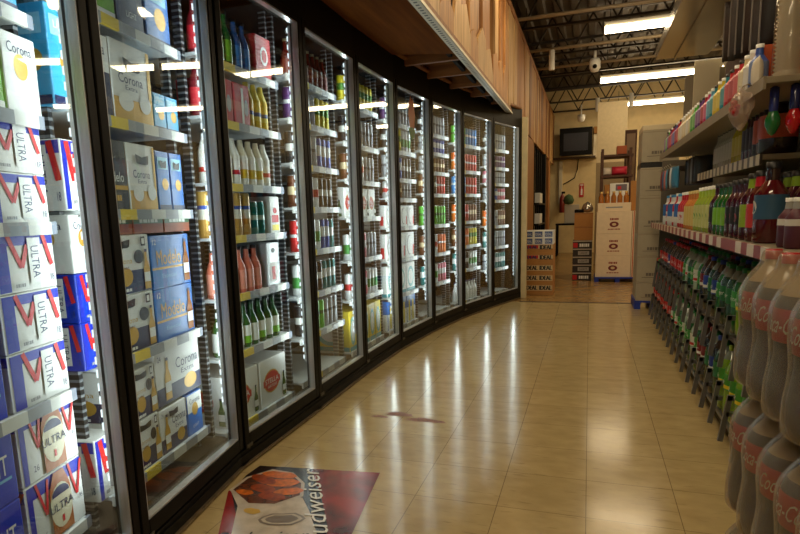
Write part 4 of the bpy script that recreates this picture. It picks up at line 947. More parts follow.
PRB = bpy.data.materials.new('black_and_white_price_tags'); PRB.use_nodes = True; price_mat(PRB, (206, 196, 172), (60, 52, 44), .11, .4)
def gshelf(name, x, y0, y1, z, strip, lab):
    s = local(MB().box(x + .008, 1.14, y0, y1, z - .025, z, GM, .003), 'shelf', go, lab)
    o = MB().box(x - .002, x + .008, y0, y1, z - .045, z + .002, strip).build('price_strip'); o.parent = s
    return s
Z2 = .895; ZM = 1.262; ZT = 1.515
gshelf('a', .585, 1.95, 6.62, Z2, PRT, 'shelf with red and white price tags'); gshelf('b', .70, 3.12, 4.75, ZM, PRB, 'short upper shelf'); gshelf('c', .60, 2.70, 6.25, ZT, GM, 'top shelf')
for y in (2.0, 3.12, 4.75, 6.55): local(MB().box(1.10, 1.14, y, y + .03, 0, 2.3, SLOT if False else GM), 'upright', go)

# soda racks: two tiers, each a black plastic stand with ladder-like feet
RB = pm('black_rack_plastic', (96, 94, 92), .34); 
def lean(x, y, z, tilt=.16): return dict(loc=(x, y, z), tilt=(0, tilt, 0))
def rack(name, y0, y1, x, zfoot, ztop, label, pitch):
    o = empty('soda_rack', label, 'bottle rack', (x, (y0 + y1) / 2, 0)); n = int((y1 - y0) / pitch)
    for k in range(n):
        y = y0 + pitch * (k + .5); mb = MB()
        dz = zfoot - ztop          # A-shaped side frame standing across the rack, narrow at the top
        def bar(xa, za, xb, zb, wd):
            p, q = Vector((xa, y, za)), Vector((xb, y, zb)); d = (q - p).normalized(); e = Vector((-d.z, 0, d.x)) * (wd / 2); t = Vector((0, .008, 0))
            vs = [p - e - t, p + e - t, q + e - t, q - e - t, p - e + t, p + e + t, q + e + t, q - e + t]
            mb.add(vs, [(0, 1, 2, 3), (7, 6, 5, 4), (0, 4, 5, 1), (1, 5, 6, 2), (2, 6, 7, 3), (3, 7, 4, 0)], RB)
        bar(x - .040, ztop, x - .068, zfoot, .020); bar(x + .022, ztop, x + .052, zfoot, .020)
        bar(x - .050, ztop - .010, x + .032, ztop - .010, .022); bar(x - .052, ztop + dz * .40, x + .036, ztop + dz * .40, .020)
        local(mb, 'ladder_foot', o)
    return o
PT = .118
rk1 = rack('lower', 2.45, 6.25, .622, .045, .25, 'lower black plastic soda rack with ladder shaped feet near the floor', PT * 2)
rk2 = rack('upper', 2.45, 6.25, .648, .315, .555, 'upper black plastic soda rack above the floor level one', PT * 2)
local(MB().box(.59, 1.10, 2.45, 6.25, .080, .098, RB), 'tray', rk1); local(MB().box(.62, 1.10, 2.45, 6.25, .438, .456, RB), 'tray', rk2)
local(MB().box(.66, 1.10, 2.45, 6.25, .0, .080, RB), 'plinth', rk1)
for k in range(6):
    yy = 2.47 + k * .75
    local(MB().box(.72, 1.1, yy, yy + .012, .098, .437, RB), 'divider', rk2)

def soda(key, liq, label, cap, txt, tcol, second=None, lh=(.42, .66), shear=.2):
    r = .053; h = .305
    air = pm('clear_pet_top', (120, 128, 118), .1, coat=.5) if liq != COLA else pm('dark_pet_top', (58, 46, 38), .1, coat=.5)
    segs = [('body', liq, [(.034, 0), (.046, .006), (.052, .03), (.053, .07), (.051, h * lh[0])]), ('label', label, [(.0525, h * lh[0]), (.0525, h * lh[1])]),
            ('shoulder', liq, [(.051, h * lh[1]), (.049, h * .72), (.038, h * .80)]), ('neck', air, [(.038, h * .80), (.024, h * .88), (.0145, h * .93)]), ('cap', cap, [(.0165, h * .93), (.0165, h), (.001, h)])]
    def ex(mb):
        if txt:
            for tn in (-PI / 2 - .25, PI / 2): wrap_text(mb, txt, .0535, h * (lh[0] + lh[1]) / 2, .075, .026, tcol, shear, tn)
        if second: mb.lathe([(.0529, h * lh[0] + .006), (.0529, h * lh[0] + .022)], second, 14)
    P[key] = Proto(lambda: product(segs, False, 14, ex, 'soda_bottle')); P[key].dim = (.106, .106, h)
COLA = pm('cola_liquid', (22, 12, 8), .08, coat=.6); GRN = pm('green_soda', (26, 96, 34), .1, coat=.6); DGRN = pm('dark_green_soda', (18, 60, 30), .1, coat=.6); LMN = pm('yellow_green_soda', (120, 160, 24), .12, coat=.5); CLR = pm('clear_soda', (150, 170, 150), .08, coat=.6)
COKER = paint((186, 20, 26), .35)
soda('s_cola', COLA, COKER, COKER, 'Coca-Cola', WHITE); soda('s_green', GRN, paint((50, 150, 60)), pm('green_cap', (24, 120, 50), .4), 'Sprite', WHITE); soda('s_dgreen', DGRN, paint((24, 110, 60)), pm('green_cap', (24, 120, 50), .4), 'Ginger', WHITE)
soda('s_lime', LMN, paint((60, 150, 40)), paint((150, 176, 30)), 'Dew', WHITE, YEL); soda('s_blue', COLA, paint((30, 60, 160)), paint((30, 60, 150)), 'Pepsi', WHITE, WHITE); soda('s_maroon', COLA, paint((126, 24, 40)), paint((130, 26, 40)), 'Dr', WHITE, WHITE); soda('s_white', CLR, paint((214, 222, 214)), paint((40, 130, 60)), '7', paint((30, 120, 50)), RED)
SN = {'s_cola': 'dark cola bottle with red label', 's_green': 'green soda bottle', 's_dgreen': 'dark green soda bottle', 's_lime': 'yellow-green soda bottle', 's_blue': 'dark soda bottle with blue label', 's_maroon': 'dark soda bottle with maroon label', 's_white': 'clear soda bottle with white label'}
UP = ['s_lime', 's_lime', 's_green', 's_lime', 's_lime', 's_green', 's_dgreen', 's_dgreen', 's_green', 's_blue', 's_dgreen', 's_blue', 's_maroon', 's_green', 's_white', 's_green', 's_dgreen', 's_white', 's_green', 's_cola', 's_cola', 's_cola', 's_cola', 's_cola', 's_cola', 's_blue', 's_cola', 's_cola', 's_cola', 's_maroon', 's_cola', 's_cola']
LO = ['s_lime', 's_lime', 's_lime', 's_lime', 's_lime', 's_lime', 's_dgreen', 's_blue', 's_dgreen', 's_maroon', 's_maroon', 's_green', 's_white', 's_green', 's_green', 's_white', 's_green', 's_green', 's_white', 's_green', 's_white', 's_cola', 's_cola', 's_cola', 's_cola', 's_cola', 's_cola', 's_cola', 's_cola', 's_cola', 's_cola', 's_cola']
for nm, keys, x, z in (('upper', UP, .672, .458), ('lower', LO, .640, .100)):
    for k in range(32):
        y = 2.45 + PT * (k + .5)
        if nm == 'upper' and (k == 31): continue
        P[keys[k]].put((x, y, z), AN, '%s, %s from the near end of the %s soda rack' % (SN[keys[k]], ORD[k + 1], nm), 'soda bottle', None, (0, .13, AN) if False else (random.uniform(-.02, .02), -.0, AN + random.uniform(-.4, .4)))
        if nm == 'upper' and k < 31 and 3 < k:
            P[keys[k]].put((x + .115, y, z), AN, '%s in the back row of the upper soda rack' % SN[keys[k]], 'soda bottle', '%ss, back row of the upper rack' % SN[keys[k]])
for k, (c, y, l) in enumerate(((RED, 6.48, 'tall red pack at the far end of the gondola'), (paint((30, 130, 50)), 6.36, 'tall green pack beside the red one at the gondola end'))):
    C_('endpack%d' % k, .09, .12, .5, c, lambda F, mb, lt, w, h: F.rect(mb, w * .2, h * .2, w * .8, h * .5, WHITE)); P['endpack%d' % k].put((.70, y, .051), AN, l, 'pack')

# mixers on the tagged shelf
def mixer(key, liq, label, cap, neckwrap=None, r=.044, h=.275, lab=(.16, .52), lid=None, blob=None, txt=None):
    segs = [('body', liq, [(r * .85, 0), (r, .008), (r, h * lab[0])]), ('label', label, [(r * 1.015, h * lab[0]), (r * 1.015, h * lab[1])]), ('shoulder', liq, [(r, h * lab[1]), (r * .98, h * .62), (r * .6, h * .73), (r * .42, h * .78)]),
            ('neck_wrap', neckwrap or liq, [(r * .44, h * .78), (r * .38, h * .92)]), ('cap', cap, [(r * .44, h * .92), (r * .44, h), (.001, h)])]
    def ex(mb):
        if blob:
            c, zz = blob
            for tn in (-PI / 2, PI * .35): mb.add([((r * 1.03) * math.cos(tn + .45 * math.cos(a * PI / 6)), (r * 1.03) * math.sin(tn + .45 * math.cos(a * PI / 6)), h * zz + r * .45 * math.sin(a * PI / 6)) for a in range(12)], [tuple(range(12))], c)
        if txt: wrap_text(mb, txt, r * 1.03, h * .5, r * 1.3, r * .35, WHITE)
    P[key] = Proto(lambda: product(segs, False, 16, ex, 'mixer_bottle')); P[key].dim = (2 * r, 2 * r, h)
DRED = pm('dark_red_juice', (84, 14, 22), .1, coat=.5); LIMEJ = pm('lime_juice', (150, 176, 60), .12, coat=.4); PALEJ = pm('pale_yellow_juice', (206, 196, 120), .15, coat=.3); PURJ = pm('plum_juice', (66, 20, 40), .1, coat=.5); ORJ = pm('orange_juice', (206, 130, 60), .2)
LIML = paint((150, 186, 40)); BLC = pm('black_screw_cap', (20, 20, 22), .4)
mixer('m_cran', DRED, paint((52, 90, 120)), BLC, pm('dark_neck', (40, 16, 20), .2, coat=.4), .058, .31, (.30, .60), None, (paint((214, 208, 196)), .45)); mixer('m_straw', DRED, paint((206, 60, 56)), BLC, paint((206, 30, 50)), .045, .285, (.2, .54), None, (RED, .4)); mixer('m_lime', PURJ, LIML, BLC, LIML, .046, .28, (.2, .54), None, (paint((220, 220, 120)), .36))
mixer('m_black', PURJ, paint((30, 32, 34)), BLC, None, .042, .265, (.24, .54), None, (paint((180, 70, 80)), .36)); mixer('m_green', GRN, paint((126, 190, 50)), BLC, None, .042, .26, (.2, .54), None, None); mixer('m_pale', LIMEJ, paint((200, 206, 130)), WHITE, paint((170, 200, 60)), .042, .26, (.1, .6), None, (paint((90, 150, 50)), .35))
mixer('m_amber', ORJ, paint((214, 190, 110)), paint((214, 190, 120)), None, .042, .25, (.1, .6)); mixer('m_red', paint((190, 36, 44)), paint((226, 220, 216)), WHITE, None, .042, .25, (.12, .45), None, (RED, .3)); mixer('m_blue', paint((226, 226, 222)), paint((40, 110, 190)), paint((60, 150, 210)), None, .042, .245, (.3, .7))
mixer('m_white', paint((226, 222, 214)), paint((70, 40, 60)), WHITE, None, .042, .235, (.1, .5), None, (WHITE, .4))
MN = {'m_cran': 'big dark red bottle with blue label', 'm_straw': 'red mixer bottle with red neck wrap', 'm_lime': 'dark mixer bottle with lime green label', 'm_black': 'plum bottle with black label', 'm_green': 'green mixer bottle with bright green label', 'm_pale': 'pale lime bottle with white cap', 'm_amber': 'amber yellow bottle', 'm_red': 'red bottle with white cap', 'm_blue': 'white bottle with blue label', 'm_white': 'white bottle with dark label'}
mixer('m_can', paint((90, 40, 56)), paint((226, 222, 214)), WHITE, paint((170, 170, 168)), .034, .17, (.45, .58)); MN['m_can'] = 'short white topped bottle'
FRONT = ['m_can', 'm_can', 'm_cran', 'm_straw', 'm_lime', 'm_black', 'm_black', 'm_black', 'm_green', 'm_green', 'm_green', 'm_black', 'm_pale', 'm_pale', 'm_pale', 'm_pale', 'm_pale', 'm_amber', 'm_amber', 'm_amber', 'm_amber', 'm_red', 'm_red', 'm_red', 'm_blue', 'm_blue', 'm_red', 'm_blue', 'm_blue', 'm_blue', 'm_red', 'm_blue', 'm_blue']
y = 2.34
for k, key in enumerate(FRONT):
    wd = P[key].dim[0] + .020
    if key == 'm_cran': y = 2.69
    if y > 6.5: break
    y += wd / 2
    P[key].put((.655 + (.012 if key == 'm_cran' else 0), y, Z2 + .001), AN, '%s, %s in the front row of the tagged shelf' % (MN[key], ORD[k + 1]), 'bottle', None, (0, 0, AN + random.uniform(-.25, .25)))
    bk_ = 'm_lime' if key in ('m_cran', 'm_can', 'm_straw') else key
    P[bk_].put((.785, y + .02, Z2 + .001), AN, '%s in the back row of the tagged shelf' % MN[bk_], 'bottle', '%ss, back row of the tagged shelf' % MN[bk_])
    y += wd / 2

# short upper shelf
mixer('u_jar', pm('dark_syrup', (40, 16, 18), .12, coat=.4), paint((196, 78, 44)), BLC, None, .075, .24, (.3, .72)); mixer('u_or', pm('dark_syrup', (40, 16, 18), .12, coat=.4), paint((206, 96, 70)), BLC, None, .036, .25, (.3, .75)); mixer('u_dk', PURJ, paint((70, 60, 70)), BLC, None, .034, .24, (.25, .7)); mixer('u_yel', pm('yellow_syrup', (206, 186, 50), .15, coat=.4), paint((224, 206, 90)), paint((206, 190, 80)), None, .034, .26, (.2, .6)); mixer('u_cl', pm('clear_syrup', (186, 180, 160), .1, coat=.4), paint((206, 200, 186)), BLC, None, .033, .24, (.2, .6))
UN = {'u_jar': 'wide dark jar with orange label', 'u_or': 'slim dark bottle with orange label', 'u_dk': 'slim plum bottle', 'u_yel': 'slim yellow syrup bottle', 'u_cl': 'clear syrup bottle with black cap'}
y = 3.16
for k, key in enumerate(['u_jar', 'u_or', 'u_or', 'u_or', 'u_dk', 'u_dk', 'u_dk', 'u_yel', 'u_yel', 'u_yel', 'u_cl', 'u_cl', 'u_cl', 'u_cl', 'u_cl', 'u_cl', 'u_cl']):
    wd = P[key].dim[0] + .012; y += wd / 2
    if y > 4.7: break
    P[key].put((.79, y, ZM + .001), AN, '%s, %s from the near end of the short upper shelf' % (UN[key], ORD[k + 1]), 'bottle', None, (0, 0, AN)); y += wd / 2

# top shelf
TOPC = [('blue', (60, 90, 170)), ('white', (226, 220, 210)), ('red', (196, 40, 50)), ('crimson', (170, 30, 44)), ('yellow', (226, 196, 50)), ('teal', (40, 140, 160)), ('sky blue', (80, 160, 200)), ('pink', (206, 60, 110)), ('purple', (110, 60, 130)), ('green', (80, 170, 60)), ('cream', (224, 206, 160))]
for nm, c in TOPC: mixer('t_' + nm, paint(c, .35), paint(tuple(min(255, int(v * .6 + 90)) for v in c)), BLC if nm in ('red', 'purple', 'teal') else WHITE, None, .036, .19, (.2, .62))
seq = ['blue', 'white', 'cream', 'red', 'crimson', 'red', 'teal', 'yellow', 'yellow', 'teal', 'sky blue', 'pink', 'crimson', 'purple', 'purple', 'green', 'green', 'cream', 'white', 'cream', 'cream', 'white', 'cream', 'red', 'crimson', 'blue', 'purple', 'red', 'crimson', 'purple', 'green', 'purple']
for k, nm in enumerate(seq):
    y = 3.05 + k * .099
    if y > 6.2: break
    P['t_' + nm].put((.655, y, ZT + .001), AN, 'small %s bottle, %s from the near end of the top shelf' % (nm, ORD[k + 1]), 'bottle', None, (0, 0, AN))
# packets standing on the far part of the top shelf
for k in range(6):
    c = [(214, 204, 170), (226, 214, 180), (190, 40, 44), (40, 36, 36), (150, 150, 60), (90, 60, 100)][k]
    o = pillow(.13, .05, .2, paint(c, .5), 'x').build('snack_packet', None, (.77, 4.75 + .22 * k, ZT + .001), AN + .2); tag(o, '%s packet standing behind the bottles on the far top shelf' % ['pale cream', 'warm white', 'red', 'black', 'olive', 'plum'][k], 'packet')

# hanging packs, wire hooks and the bagged things above
WIRE = pm('wire_hook_metal', (170, 160, 140), .35, .8)
BLKP = pm('black_nylon', (26, 22, 24), .55, noise=.3); CHP = pm('charcoal_nylon', (62, 56, 56), .5, noise=.2); BRNP = pm('dark_brown_nylon', (44, 28, 22), .55, noise=.3)
for k in range(6):
    y = 3.28 + .165 * k; m = (BLKP, CHP, BRNP)[k % 3]
    tag(MB().tube([(1.14, y, 2.22), (.64, y, 2.22), (.62, y, 2.245)], .005, WIRE, 5).build('hook_rod'), '%s wire hook rod from the near end above the top shelf' % ORD[k + 1], 'hook')
    o = empty('hanging_pouch', '%s dark pouch from the near end hanging over the top shelf' % ORD[k + 1], 'pouch', (.77, y, 1.72 + .028 * k), 0)
    pillow(.15, .07, .46 - .028 * k, m, 'x').build('body', o); MB().tube([(-.02, 0, .455 - .028 * k), (0, 0, .498 - .028 * k), (.02, 0, .455 - .028 * k)], .004, m, 5).build('hang_loop', o)
    MB().box(-.076, -.070, -.006, .006, .02, .44 - .028 * k, pm('grey_edge_sheen', (120, 112, 106), .5)).build('edge_sheen', o)  # light grey strip paints a sheen along the pouch's aisle-side edge
tag(MB().box(.76, 1.0, 3.75, 4.35, ZT + .001, 1.90, pm('dark_brown_carton', (62, 34, 22), .6, noise=.2), .005).build('dark_carton'), 'dark brown carton on the top shelf under the hanging pouches', 'carton')
sl = empty('cup_sleeve', 'tall clear sleeve of stacked plastic cups on the top shelf', 'cup sleeve', (.73, 2.93, ZT + .001))
CUPM = glass('clear_cup_plastic', (236, 232, 222), 1.45, .12, .6, (232, 224, 208)); prof = [(.036, 0)]
for k in range(26): prof += [(.052, .045 + k * .0155), (.043, .053 + k * .0155)]
MB().lathe(prof, CUPM, 18, bot=True, top=True).build('stacked_cups', sl); MB().lathe([(.054, .0), (.057, .03), (.057, .43), (.03, .47), (.012, .49)], glass('clear_film', (244, 240, 232), 1.4, .08, .03), 18, bot=True).build('sleeve_film', sl)
ORB = pm('orange_carton', (196, 84, 40), .5, noise=.1)
for k, (x, y) in enumerate(((.72, 3.12), (.90, 2.86))): tag(MB().box(x - .05, x + .06, y - .06, y + .06, ZT + .001, ZT + .19, ORB, .004).build('orange_box'), '%s orange box beside the clear cup sleeve' % ('far', 'near')[k], 'box')
tag(MB().box(.62, .68, 3.00, 3.02, ZT + .001, ZT + .16, paint((222, 212, 190)), .003).build('white_card') if False else pillow(.06, .04, .13, paint((224, 214, 196), .5), 'x').build('white_packet', None, (.64, 3.0, ZT + .001), AN), 'pale packet at the front edge beside the cup sleeve', 'packet')
BAGM = glass('milky_bag', (244, 236, 228), 1.4, .2, .26, (232, 214, 200))
bg = empty('candy_bag', 'milky plastic bag with red things hanging off the top shelf edge', 'bag', (.565, 2.88, 1.375))
mb = MB().lathe([(.004, -.03), (.018, -.022), (.04, .0), (.056, .03), (.062, .06), (.06, .085), (.046, .105), (.022, .12), (.012, .128), (.02, .14)], BAGM, 18, Matrix.Diagonal((.6, 1.2, 1, 1)))
mb.v = [(x * (1 + .22 * math.sin(37 * z + 5 * y / .06)), y * (1 + .12 * math.sin(61 * z + 90 * x)), z + .006 * math.sin(120 * y)) for x, y, z in mb.v]; rj = random.Random(2)
mb.v = [(x * rj.uniform(.8, 1.2), y * rj.uniform(.82, 1.12), z + rj.uniform(-.005, .005)) for x, y, z in mb.v]; mb.sm = [False] * len(mb.sm); mb.build('bag_film', bg)
for k in range(5): MB().lathe([(.001, 0), (.013, .007), (.013, .02), (.001, .027)], RED, 8, Matrix.Translation((-.022 + .008 * (k % 2), -.02 + .015 * k, .03 + .018 * (k % 3)))).build('red_sweet', bg)
MB().tube([(0, 0, .138), (.02, 0, .148), (.034, 0, .14)], .003, WIRE, 5).build('clip', bg)
# hanging toys with bulbous ends under the near end of the top shelf
TBODY = [pm('toy_blue_tube', (40, 50, 120), .25, coat=.3), pm('toy_navy_tube', (36, 40, 90), .25, coat=.3)]
for k, (x, y, c, nm) in enumerate(((.655, 2.775, (24, 110, 50), 'green'), (.715, 2.745, (196, 24, 34), 'red, left of two'), (.775, 2.735, (200, 26, 34), 'red, right of two'))):
    o = empty('bubble_wand', 'blue hanging toy tube with bulbous end in %s' % nm, 'toy', (x, y, 1.318))
    MB().lathe([(.001, -.012), (.012, -.004), (.027, .028), (.027, .05), (.015, .078)], pm('toy_end_%d' % k, c, .2, coat=.4), 14).build('bulb_end', o); MB().lathe([(.0145, .078), (.0165, .085), (.0165, .165), (.006, .171)], TBODY[k % 2], 12, top=True).build('tube_body', o)
# wire hooks with pouches at the far end
for k in range(7):
    y = 5.35 + .13 * k; z = 1.36 - .0 * k
    tag(MB().tube([(1.14, y, z), (.60, y, z), (.585, y, z + .02)], .004, WIRE, 5).build('hook_rod'), '%s wire hook under the far end of the top shelf' % ORD[k + 1], 'hook')
    c, nm = [((60, 130, 170), 'blue'), ((200, 206, 206), 'white'), ((36, 36, 40), 'black'), ((70, 150, 190), 'light blue'), ((206, 120, 110), 'salmon'), ((50, 110, 160), 'deep blue'), ((130, 50, 60), 'wine red')][k]
    o = pillow(.11, .035, .165, paint(c, .3), 'x').build('hanging_packet', None, (.63, y, z - .168), AN * .8); tag(o, '%s packet hanging from a wire hook under the top shelf' % nm, 'packet')

for k in range(6):
    y = 4.86 + .085 * k; z = 1.40
    tag(MB().tube([(1.14, y, z), (.70, y, z), (.69, y, z + .02)], .004, WIRE, 5).build('hook_rod'), '%s wire hook between the short upper shelf and the far hooks' % ORD[k + 1], 'hook')
    c, nm = [((54, 56, 58), 'charcoal'), ((40, 36, 36), 'black'), ((120, 124, 124), 'grey'), ((70, 64, 60), 'dark taupe'), ((96, 100, 104), 'slate grey'), ((30, 40, 50), 'navy black')][k]
    o = pillow(.12, .04, .19, paint(c, .35), 'x').build('hanging_packet', None, (.75, y, z - .193), -.15); tag(o, '%s packet hanging behind the short upper shelf end' % nm, 'packet')

# sheet metal canopy and boards above the gondola
SHM = pm('dull_sheet_metal', (170, 162, 146), .24, .8, noise=.18, nscale=5, stretch=(1, .4, 1))
ca = empty('metal_canopy', 'grey sheet metal canopy hanging above the right hand shelves', 'canopy', (.76, 4.5, 2.4))
local(MB().box(.545, .98, 1.2, 6.45, 2.40, 2.43, SHM, .004), 'sheet', ca); local(MB().box(.545, .56, 1.2, 6.45, 2.43, 2.50, SHM), 'lip', ca); local(MB().box(.70, .715, 1.2, 6.45, 2.385, 2.40, SHM), 'seam', ca)
for y in (1.6, 4.0, 6.2): local(MB().tube([(.75, y, 2.43), (.75, y, 3.3)], .008, WIRE, 6), 'hanger_rod', ca)
tag(MB().box(.90, 1.13, 6.635, 6.66, 1.7, 2.39, paint((222, 208, 176), .6), .003).build('hanging_board'), 'cream board behind the far end of the gondola', 'board')
tag(MB().box(.83, 1.08, 6.68, 6.70, 1.7, 2.27, pm('grey_board', (136, 124, 104), .6), .003).build('hanging_board'), 'dull grey board beside the cream board', 'board')
tag(MB().box(.775, .85, 7.2, 7.28, 2.7, 3.86, PAINTW, .004).build('ceiling_post'), 'pale post hanging from the ceiling beyond the metal canopy', 'post')

# grey cartons at the end of the gondola
GC = pm('grey_white_carton', (176, 164, 140), .65, noise=.05, nscale=10); 
pallet((.645, 6.98, 0), .36, .5, .09, 'blue pallet under the tall grey carton stack')
hs = [(.09, .19), (.281, .28), (.562, .225), (.788, .37), (1.159, .28)]
def gcase(h):
    o = bpy.data.objects.new('grey_carton', None); COL.objects.link(o); mb = MB().box(-.17, .17, -.25, .25, 0, h, GC, .004); lt = MB(); F, Lf = faces(.34, .5, h)
    F.rect(mb, .004, h * .93, .336, h * .95, pm('carton_tape', (150, 136, 110), .5)); F.text(lt, '~', .15, h * .3, .12, .03, paint((110, 100, 86)), 0); F.rect(lt, .05, h * .18, .2, h * .2, paint((110, 100, 86)))
    mb.build('box_body', o); lt.build('lettering', o); return o
for k, (z, h) in enumerate(hs): tag(gcase(h), '%s grey carton of the tall stack at the far end of the gondola' % ['lowest', 'second', 'third', 'fourth', 'fifth'][k], 'carton').location = (.645, 6.98, z)
tag(MB().box(-.17, .17, -.24, .24, 0, .05, BLK, .003).build('black_tray', None, (.645, 6.98, 1.44)), 'flat black tray near the top of the grey carton stack', 'tray')
tag(gcase(.31), 'grey carton on the black tray, topmost of the stack', 'carton').location = (.65, 6.98, 1.491)
tag(MB().box(-.17, .17, -.25, .25, 0, .05, paint((222, 206, 170), .6), .003).build('cream_panel', None, (.65, 6.98, 1.802)), 'flat cream panel lying on the topmost grey carton', 'lid')

# ------------------------------------------------------------------ shrink-wrapped cola bottles in the right foreground
def big_cola():
    h = .315; r = .058
    CB2 = pm('cola_in_bottle', (30, 20, 15), .4)
    segs = [('body', CB2, [(.036, 0), (.050, .005), (.057, .030), (.0578, .065), (.054, .100), (.0500, .130), (.0515, .156)]), ('label', COKER, [(.0540, .156), (.0560, .176), (.0560, .208), (.0540, .220)]),
            ('shoulder', CB2, [(.0540, .220), (.0510, .232), (.0455, .244)]), ('neck', pm('clear_pet_neck', (176, 160, 132), .2), [(.0455, .244), (.0400, .252), (.026, .270), (.0165, .288), (.0150, .293)]), ('cap', COKER, [(.0168, .293), (.0168, .3148), (.001, .3148)])]
    def ex(mb):
        for tn in (-PI / 2 - .55, PI / 2): wrap_text(mb, 'Coca-Cola', .0565, .191, .105, .034, WHITE, .3, tn)
        wrap_text(mb, '2 L', .0565, .172, .03, .010, WHITE, 0, .5)
    return product(segs, False, 24, ex, 'cola_bottle')
pcb = Proto(big_cola); PX, PY, PP = .394, 1.575, .125
LAY = ['bottom', 'middle', 'top']
for l in range(3):
    for k in range(5):
        pcb.put((PX, PY - PP * k, .002 + .3155 * l), AN, 'cola bottle in film, %s layer of the pile, %s from the far end' % (LAY[l], ORD[k + 1]), 'cola bottle', None, (0, 0, AN + (.9 if l == 1 else .35) + .35 * (k % 3)))
        pcb.put((PX + .118, PY - PP * k, .002 + .3155 * l), AN, 'cola bottle in the second row of the %s layer of the film wrapped pile' % LAY[l], 'cola bottle', 'second row of the %s cola layer' % LAY[l])
FILM = glass('shrink_film', (236, 226, 206), 1.4, .2, .2, (240, 230, 210))  # milky film; its beige haze also paints in the sheen of reflections
for l in range(3):
    mb = MB(); pr = [(.001, .0), (.052, .0), (.063, .012), (.0645, .04), (.064, .07), (.060, .10), (.0585, .13), (.0605, .155), (.0635, .18), (.0635, .21), (.062, .225), (.0545, .245), (.042, .265), (.0265, .285), (.0225, .3145), (.001, .3148)]
    for k in range(5):
        for c in range(2): mb.lathe(pr, FILM, 28, Matrix.Translation((PX + .118 * c, PY - PP * k, 0)))
    o = mb.build('shrink_wrap', None, (0, 0, .0015 + .3155 * l)); tag(o, 'clear shrink film stretched over the %s layer of cola bottles' % LAY[l], 'plastic film')
    rm = o.modifiers.new('skin', 'REMESH'); rm.mode = 'VOXEL'; rm.voxel_size = .003; rm.use_smooth_shade = True
    sm = o.modifiers.new('smooth', 'SMOOTH'); sm.factor = .5; sm.iterations = 30

# ------------------------------------------------------------------ printed floor graphic in front of the second door
MA = -PI / 2 - .135     # local x runs towards the camera from the far right corner, local y towards the aisle
fg = empty('floor_graphic', 'red printed floor graphic with a bucket of food and white script', 'floor graphic', (-.789, 2.194, 0), -1.434)
def flat(mb, pts, mat, k):
    vs = [(u, -v, .0012 + .0004 * k) for u, v in pts]; mb.add(vs, [tuple(reversed(range(len(vs))))], mat)
def redfade():
    m = bpy.data.materials.new('red_print_ground'); m.use_nodes = True; nt = m.node_tree; b = nt.nodes['Principled BSDF']; L = nt.links.new
    tc = nt.nodes.new('ShaderNodeTexCoord'); nz = nt.nodes.new('ShaderNodeTexNoise'); nz.inputs['Scale'].default_value = 5; nz.inputs['Detail'].default_value = 7
    r = nt.nodes.new('ShaderNodeValToRGB'); r.color_ramp.elements[0].position = .36; r.color_ramp.elements[1].position = .66
    r.color_ramp.elements[0].color = lin((70, 16, 12)); r.color_ramp.elements[1].color = lin((158, 34, 30)); L(tc.outputs['Object'], nz.inputs['Vector']); L(nz.outputs['Fac'], r.inputs['Fac']); L(r.outputs['Color'], b.inputs['Base Color']); b.inputs['Roughness'].default_value = .22
    return m
# u = distance towards the camera, v = distance to the left
mb = MB(); flat(mb, [(0, 0), (1.0, 0), (1.0, .47), (.56, .45), (.25, .56), (0, .53)], redfade(), 0)
DKP = pm('dark_print', (34, 18, 14), .25, noise=.4, nscale=7); ORP = pm('orange_print', (206, 104, 30), .25, noise=.35, nscale=40); ORD_ = pm('burnt_orange_print', (150, 62, 20), .25, noise=.4, nscale=40); BKT = pm('bucket_print', (196, 180, 160), .25, noise=.15, nscale=18); CORN = pm('brown_print', (92, 48, 26), .25, noise=.5, nscale=30)
flat(mb, [(0, .30), (0, .53), (.10, .55), (.26, .54), (.42, .45), (.66, .30), (.80, .06), (.62, .05), (.44, .10), (.22, .19)], DKP, 1)
flat(mb, [(.24, .555), (.36, .47), (.48, .43), (.80, .32), (.86, .12), (.60, .08), (.50, .12), (.36, .19), (.26, .25)], BKT, 2)
rim = [(.24, .56), (.12, .54), (.03, .46), (.05, .36), (.14, .28), (.25, .25), (.34, .33), (.35, .44)]
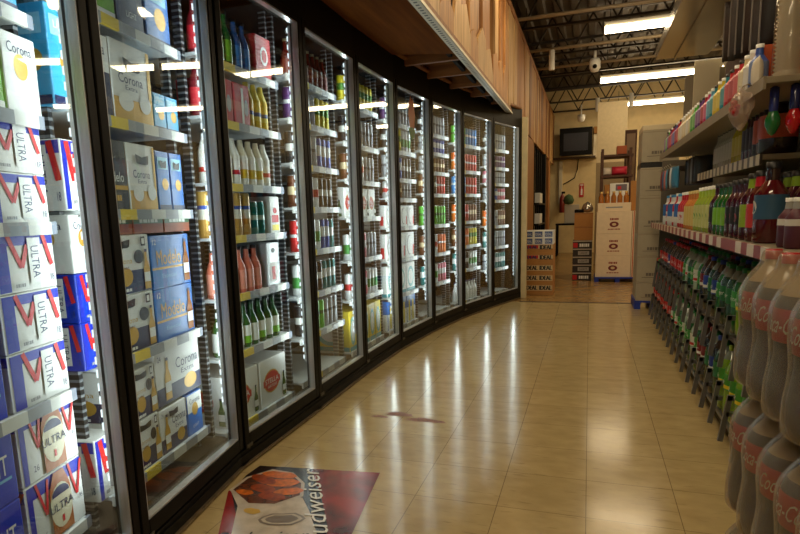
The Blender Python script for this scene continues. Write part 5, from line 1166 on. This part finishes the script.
flat(mb, rim, BKT, 3); flat(mb, [(.19 + (u - .19) * .9, .41 + (v - .41) * .9) for u, v in rim], CORN, 4)
def blob(cu, cv, ru, rv, rot, mat, k):
    n = 12; flat(mb, [(cu + ru * math.cos(a * 2 * PI / n) * (1 + .16 * math.sin(3 * a)) * math.cos(rot) - rv * math.sin(a * 2 * PI / n) * math.sin(rot), cv + ru * math.cos(a * 2 * PI / n) * math.sin(rot) + rv * math.sin(a * 2 * PI / n) * math.cos(rot)) for a in range(n)], mat, k)
for j, (cu, cv, ru, rv, ro) in enumerate(((.08, .41, .03, .08, .1), (.13, .46, .03, .07, .5), (.15, .37, .035, .07, -.2), (.21, .43, .03, .06, .3), (.22, .32, .03, .06, -.3), (.27, .37, .03, .06, .2), (.25, .49, .02, .04, .2))): blob(cu, cv, ru, rv, ro, (ORP, ORD_)[j % 2], 5 + j % 2)
mb.build('printed_sheet', fg)
lt = MB(); vs, fs = text_geo('Budweiser'); L0 = Vector((.575, .085)); L1 = Vector((.008, .298)); d = (L1 - L0); Ln = d.length; d.normalize(); up = Vector((-d.y, d.x)); up = up if up.y > 0 else -up
out = []
for x, y in vs:
    p = L0 + d * (x * Ln) + up * ((y - .45) * .075) + d * ((y - .5) * .075 * .35); out.append((p.x, -p.y, .0012 + .0004 * 8))
lt.add(out, [tuple(f) for f in fs], WHITE); lt.build('script_lettering', fg)
em = MB(); mb = em; blob(.43, .27, .045, .085, -.2, pm('emblem_print', (120, 104, 90), .3), 4); blob(.43, .27, .036, .074, -.2, BKT, 5); blob(.43, .27, .028, .06, -.2, pm('emblem_print', (120, 104, 90), .3), 6); blob(.39, .40, .02, .035, .2, GOLD, 6)
vs, fs = text_geo('Budweiser'); L0 = Vector((.58, .44)); L1 = Vector((.52, .14)); d = (L1 - L0); Ln = d.length; d.normalize(); up = Vector((-1, 0))
em.add([(lambda p: (p.x, -p.y, .0012 + .0004 * 7))(L0 + d * (x * Ln) + up * ((y - .5) * .06)) for x, y in vs], [tuple(f) for f in fs], BLK)
em.build('bucket_emblem', fg)
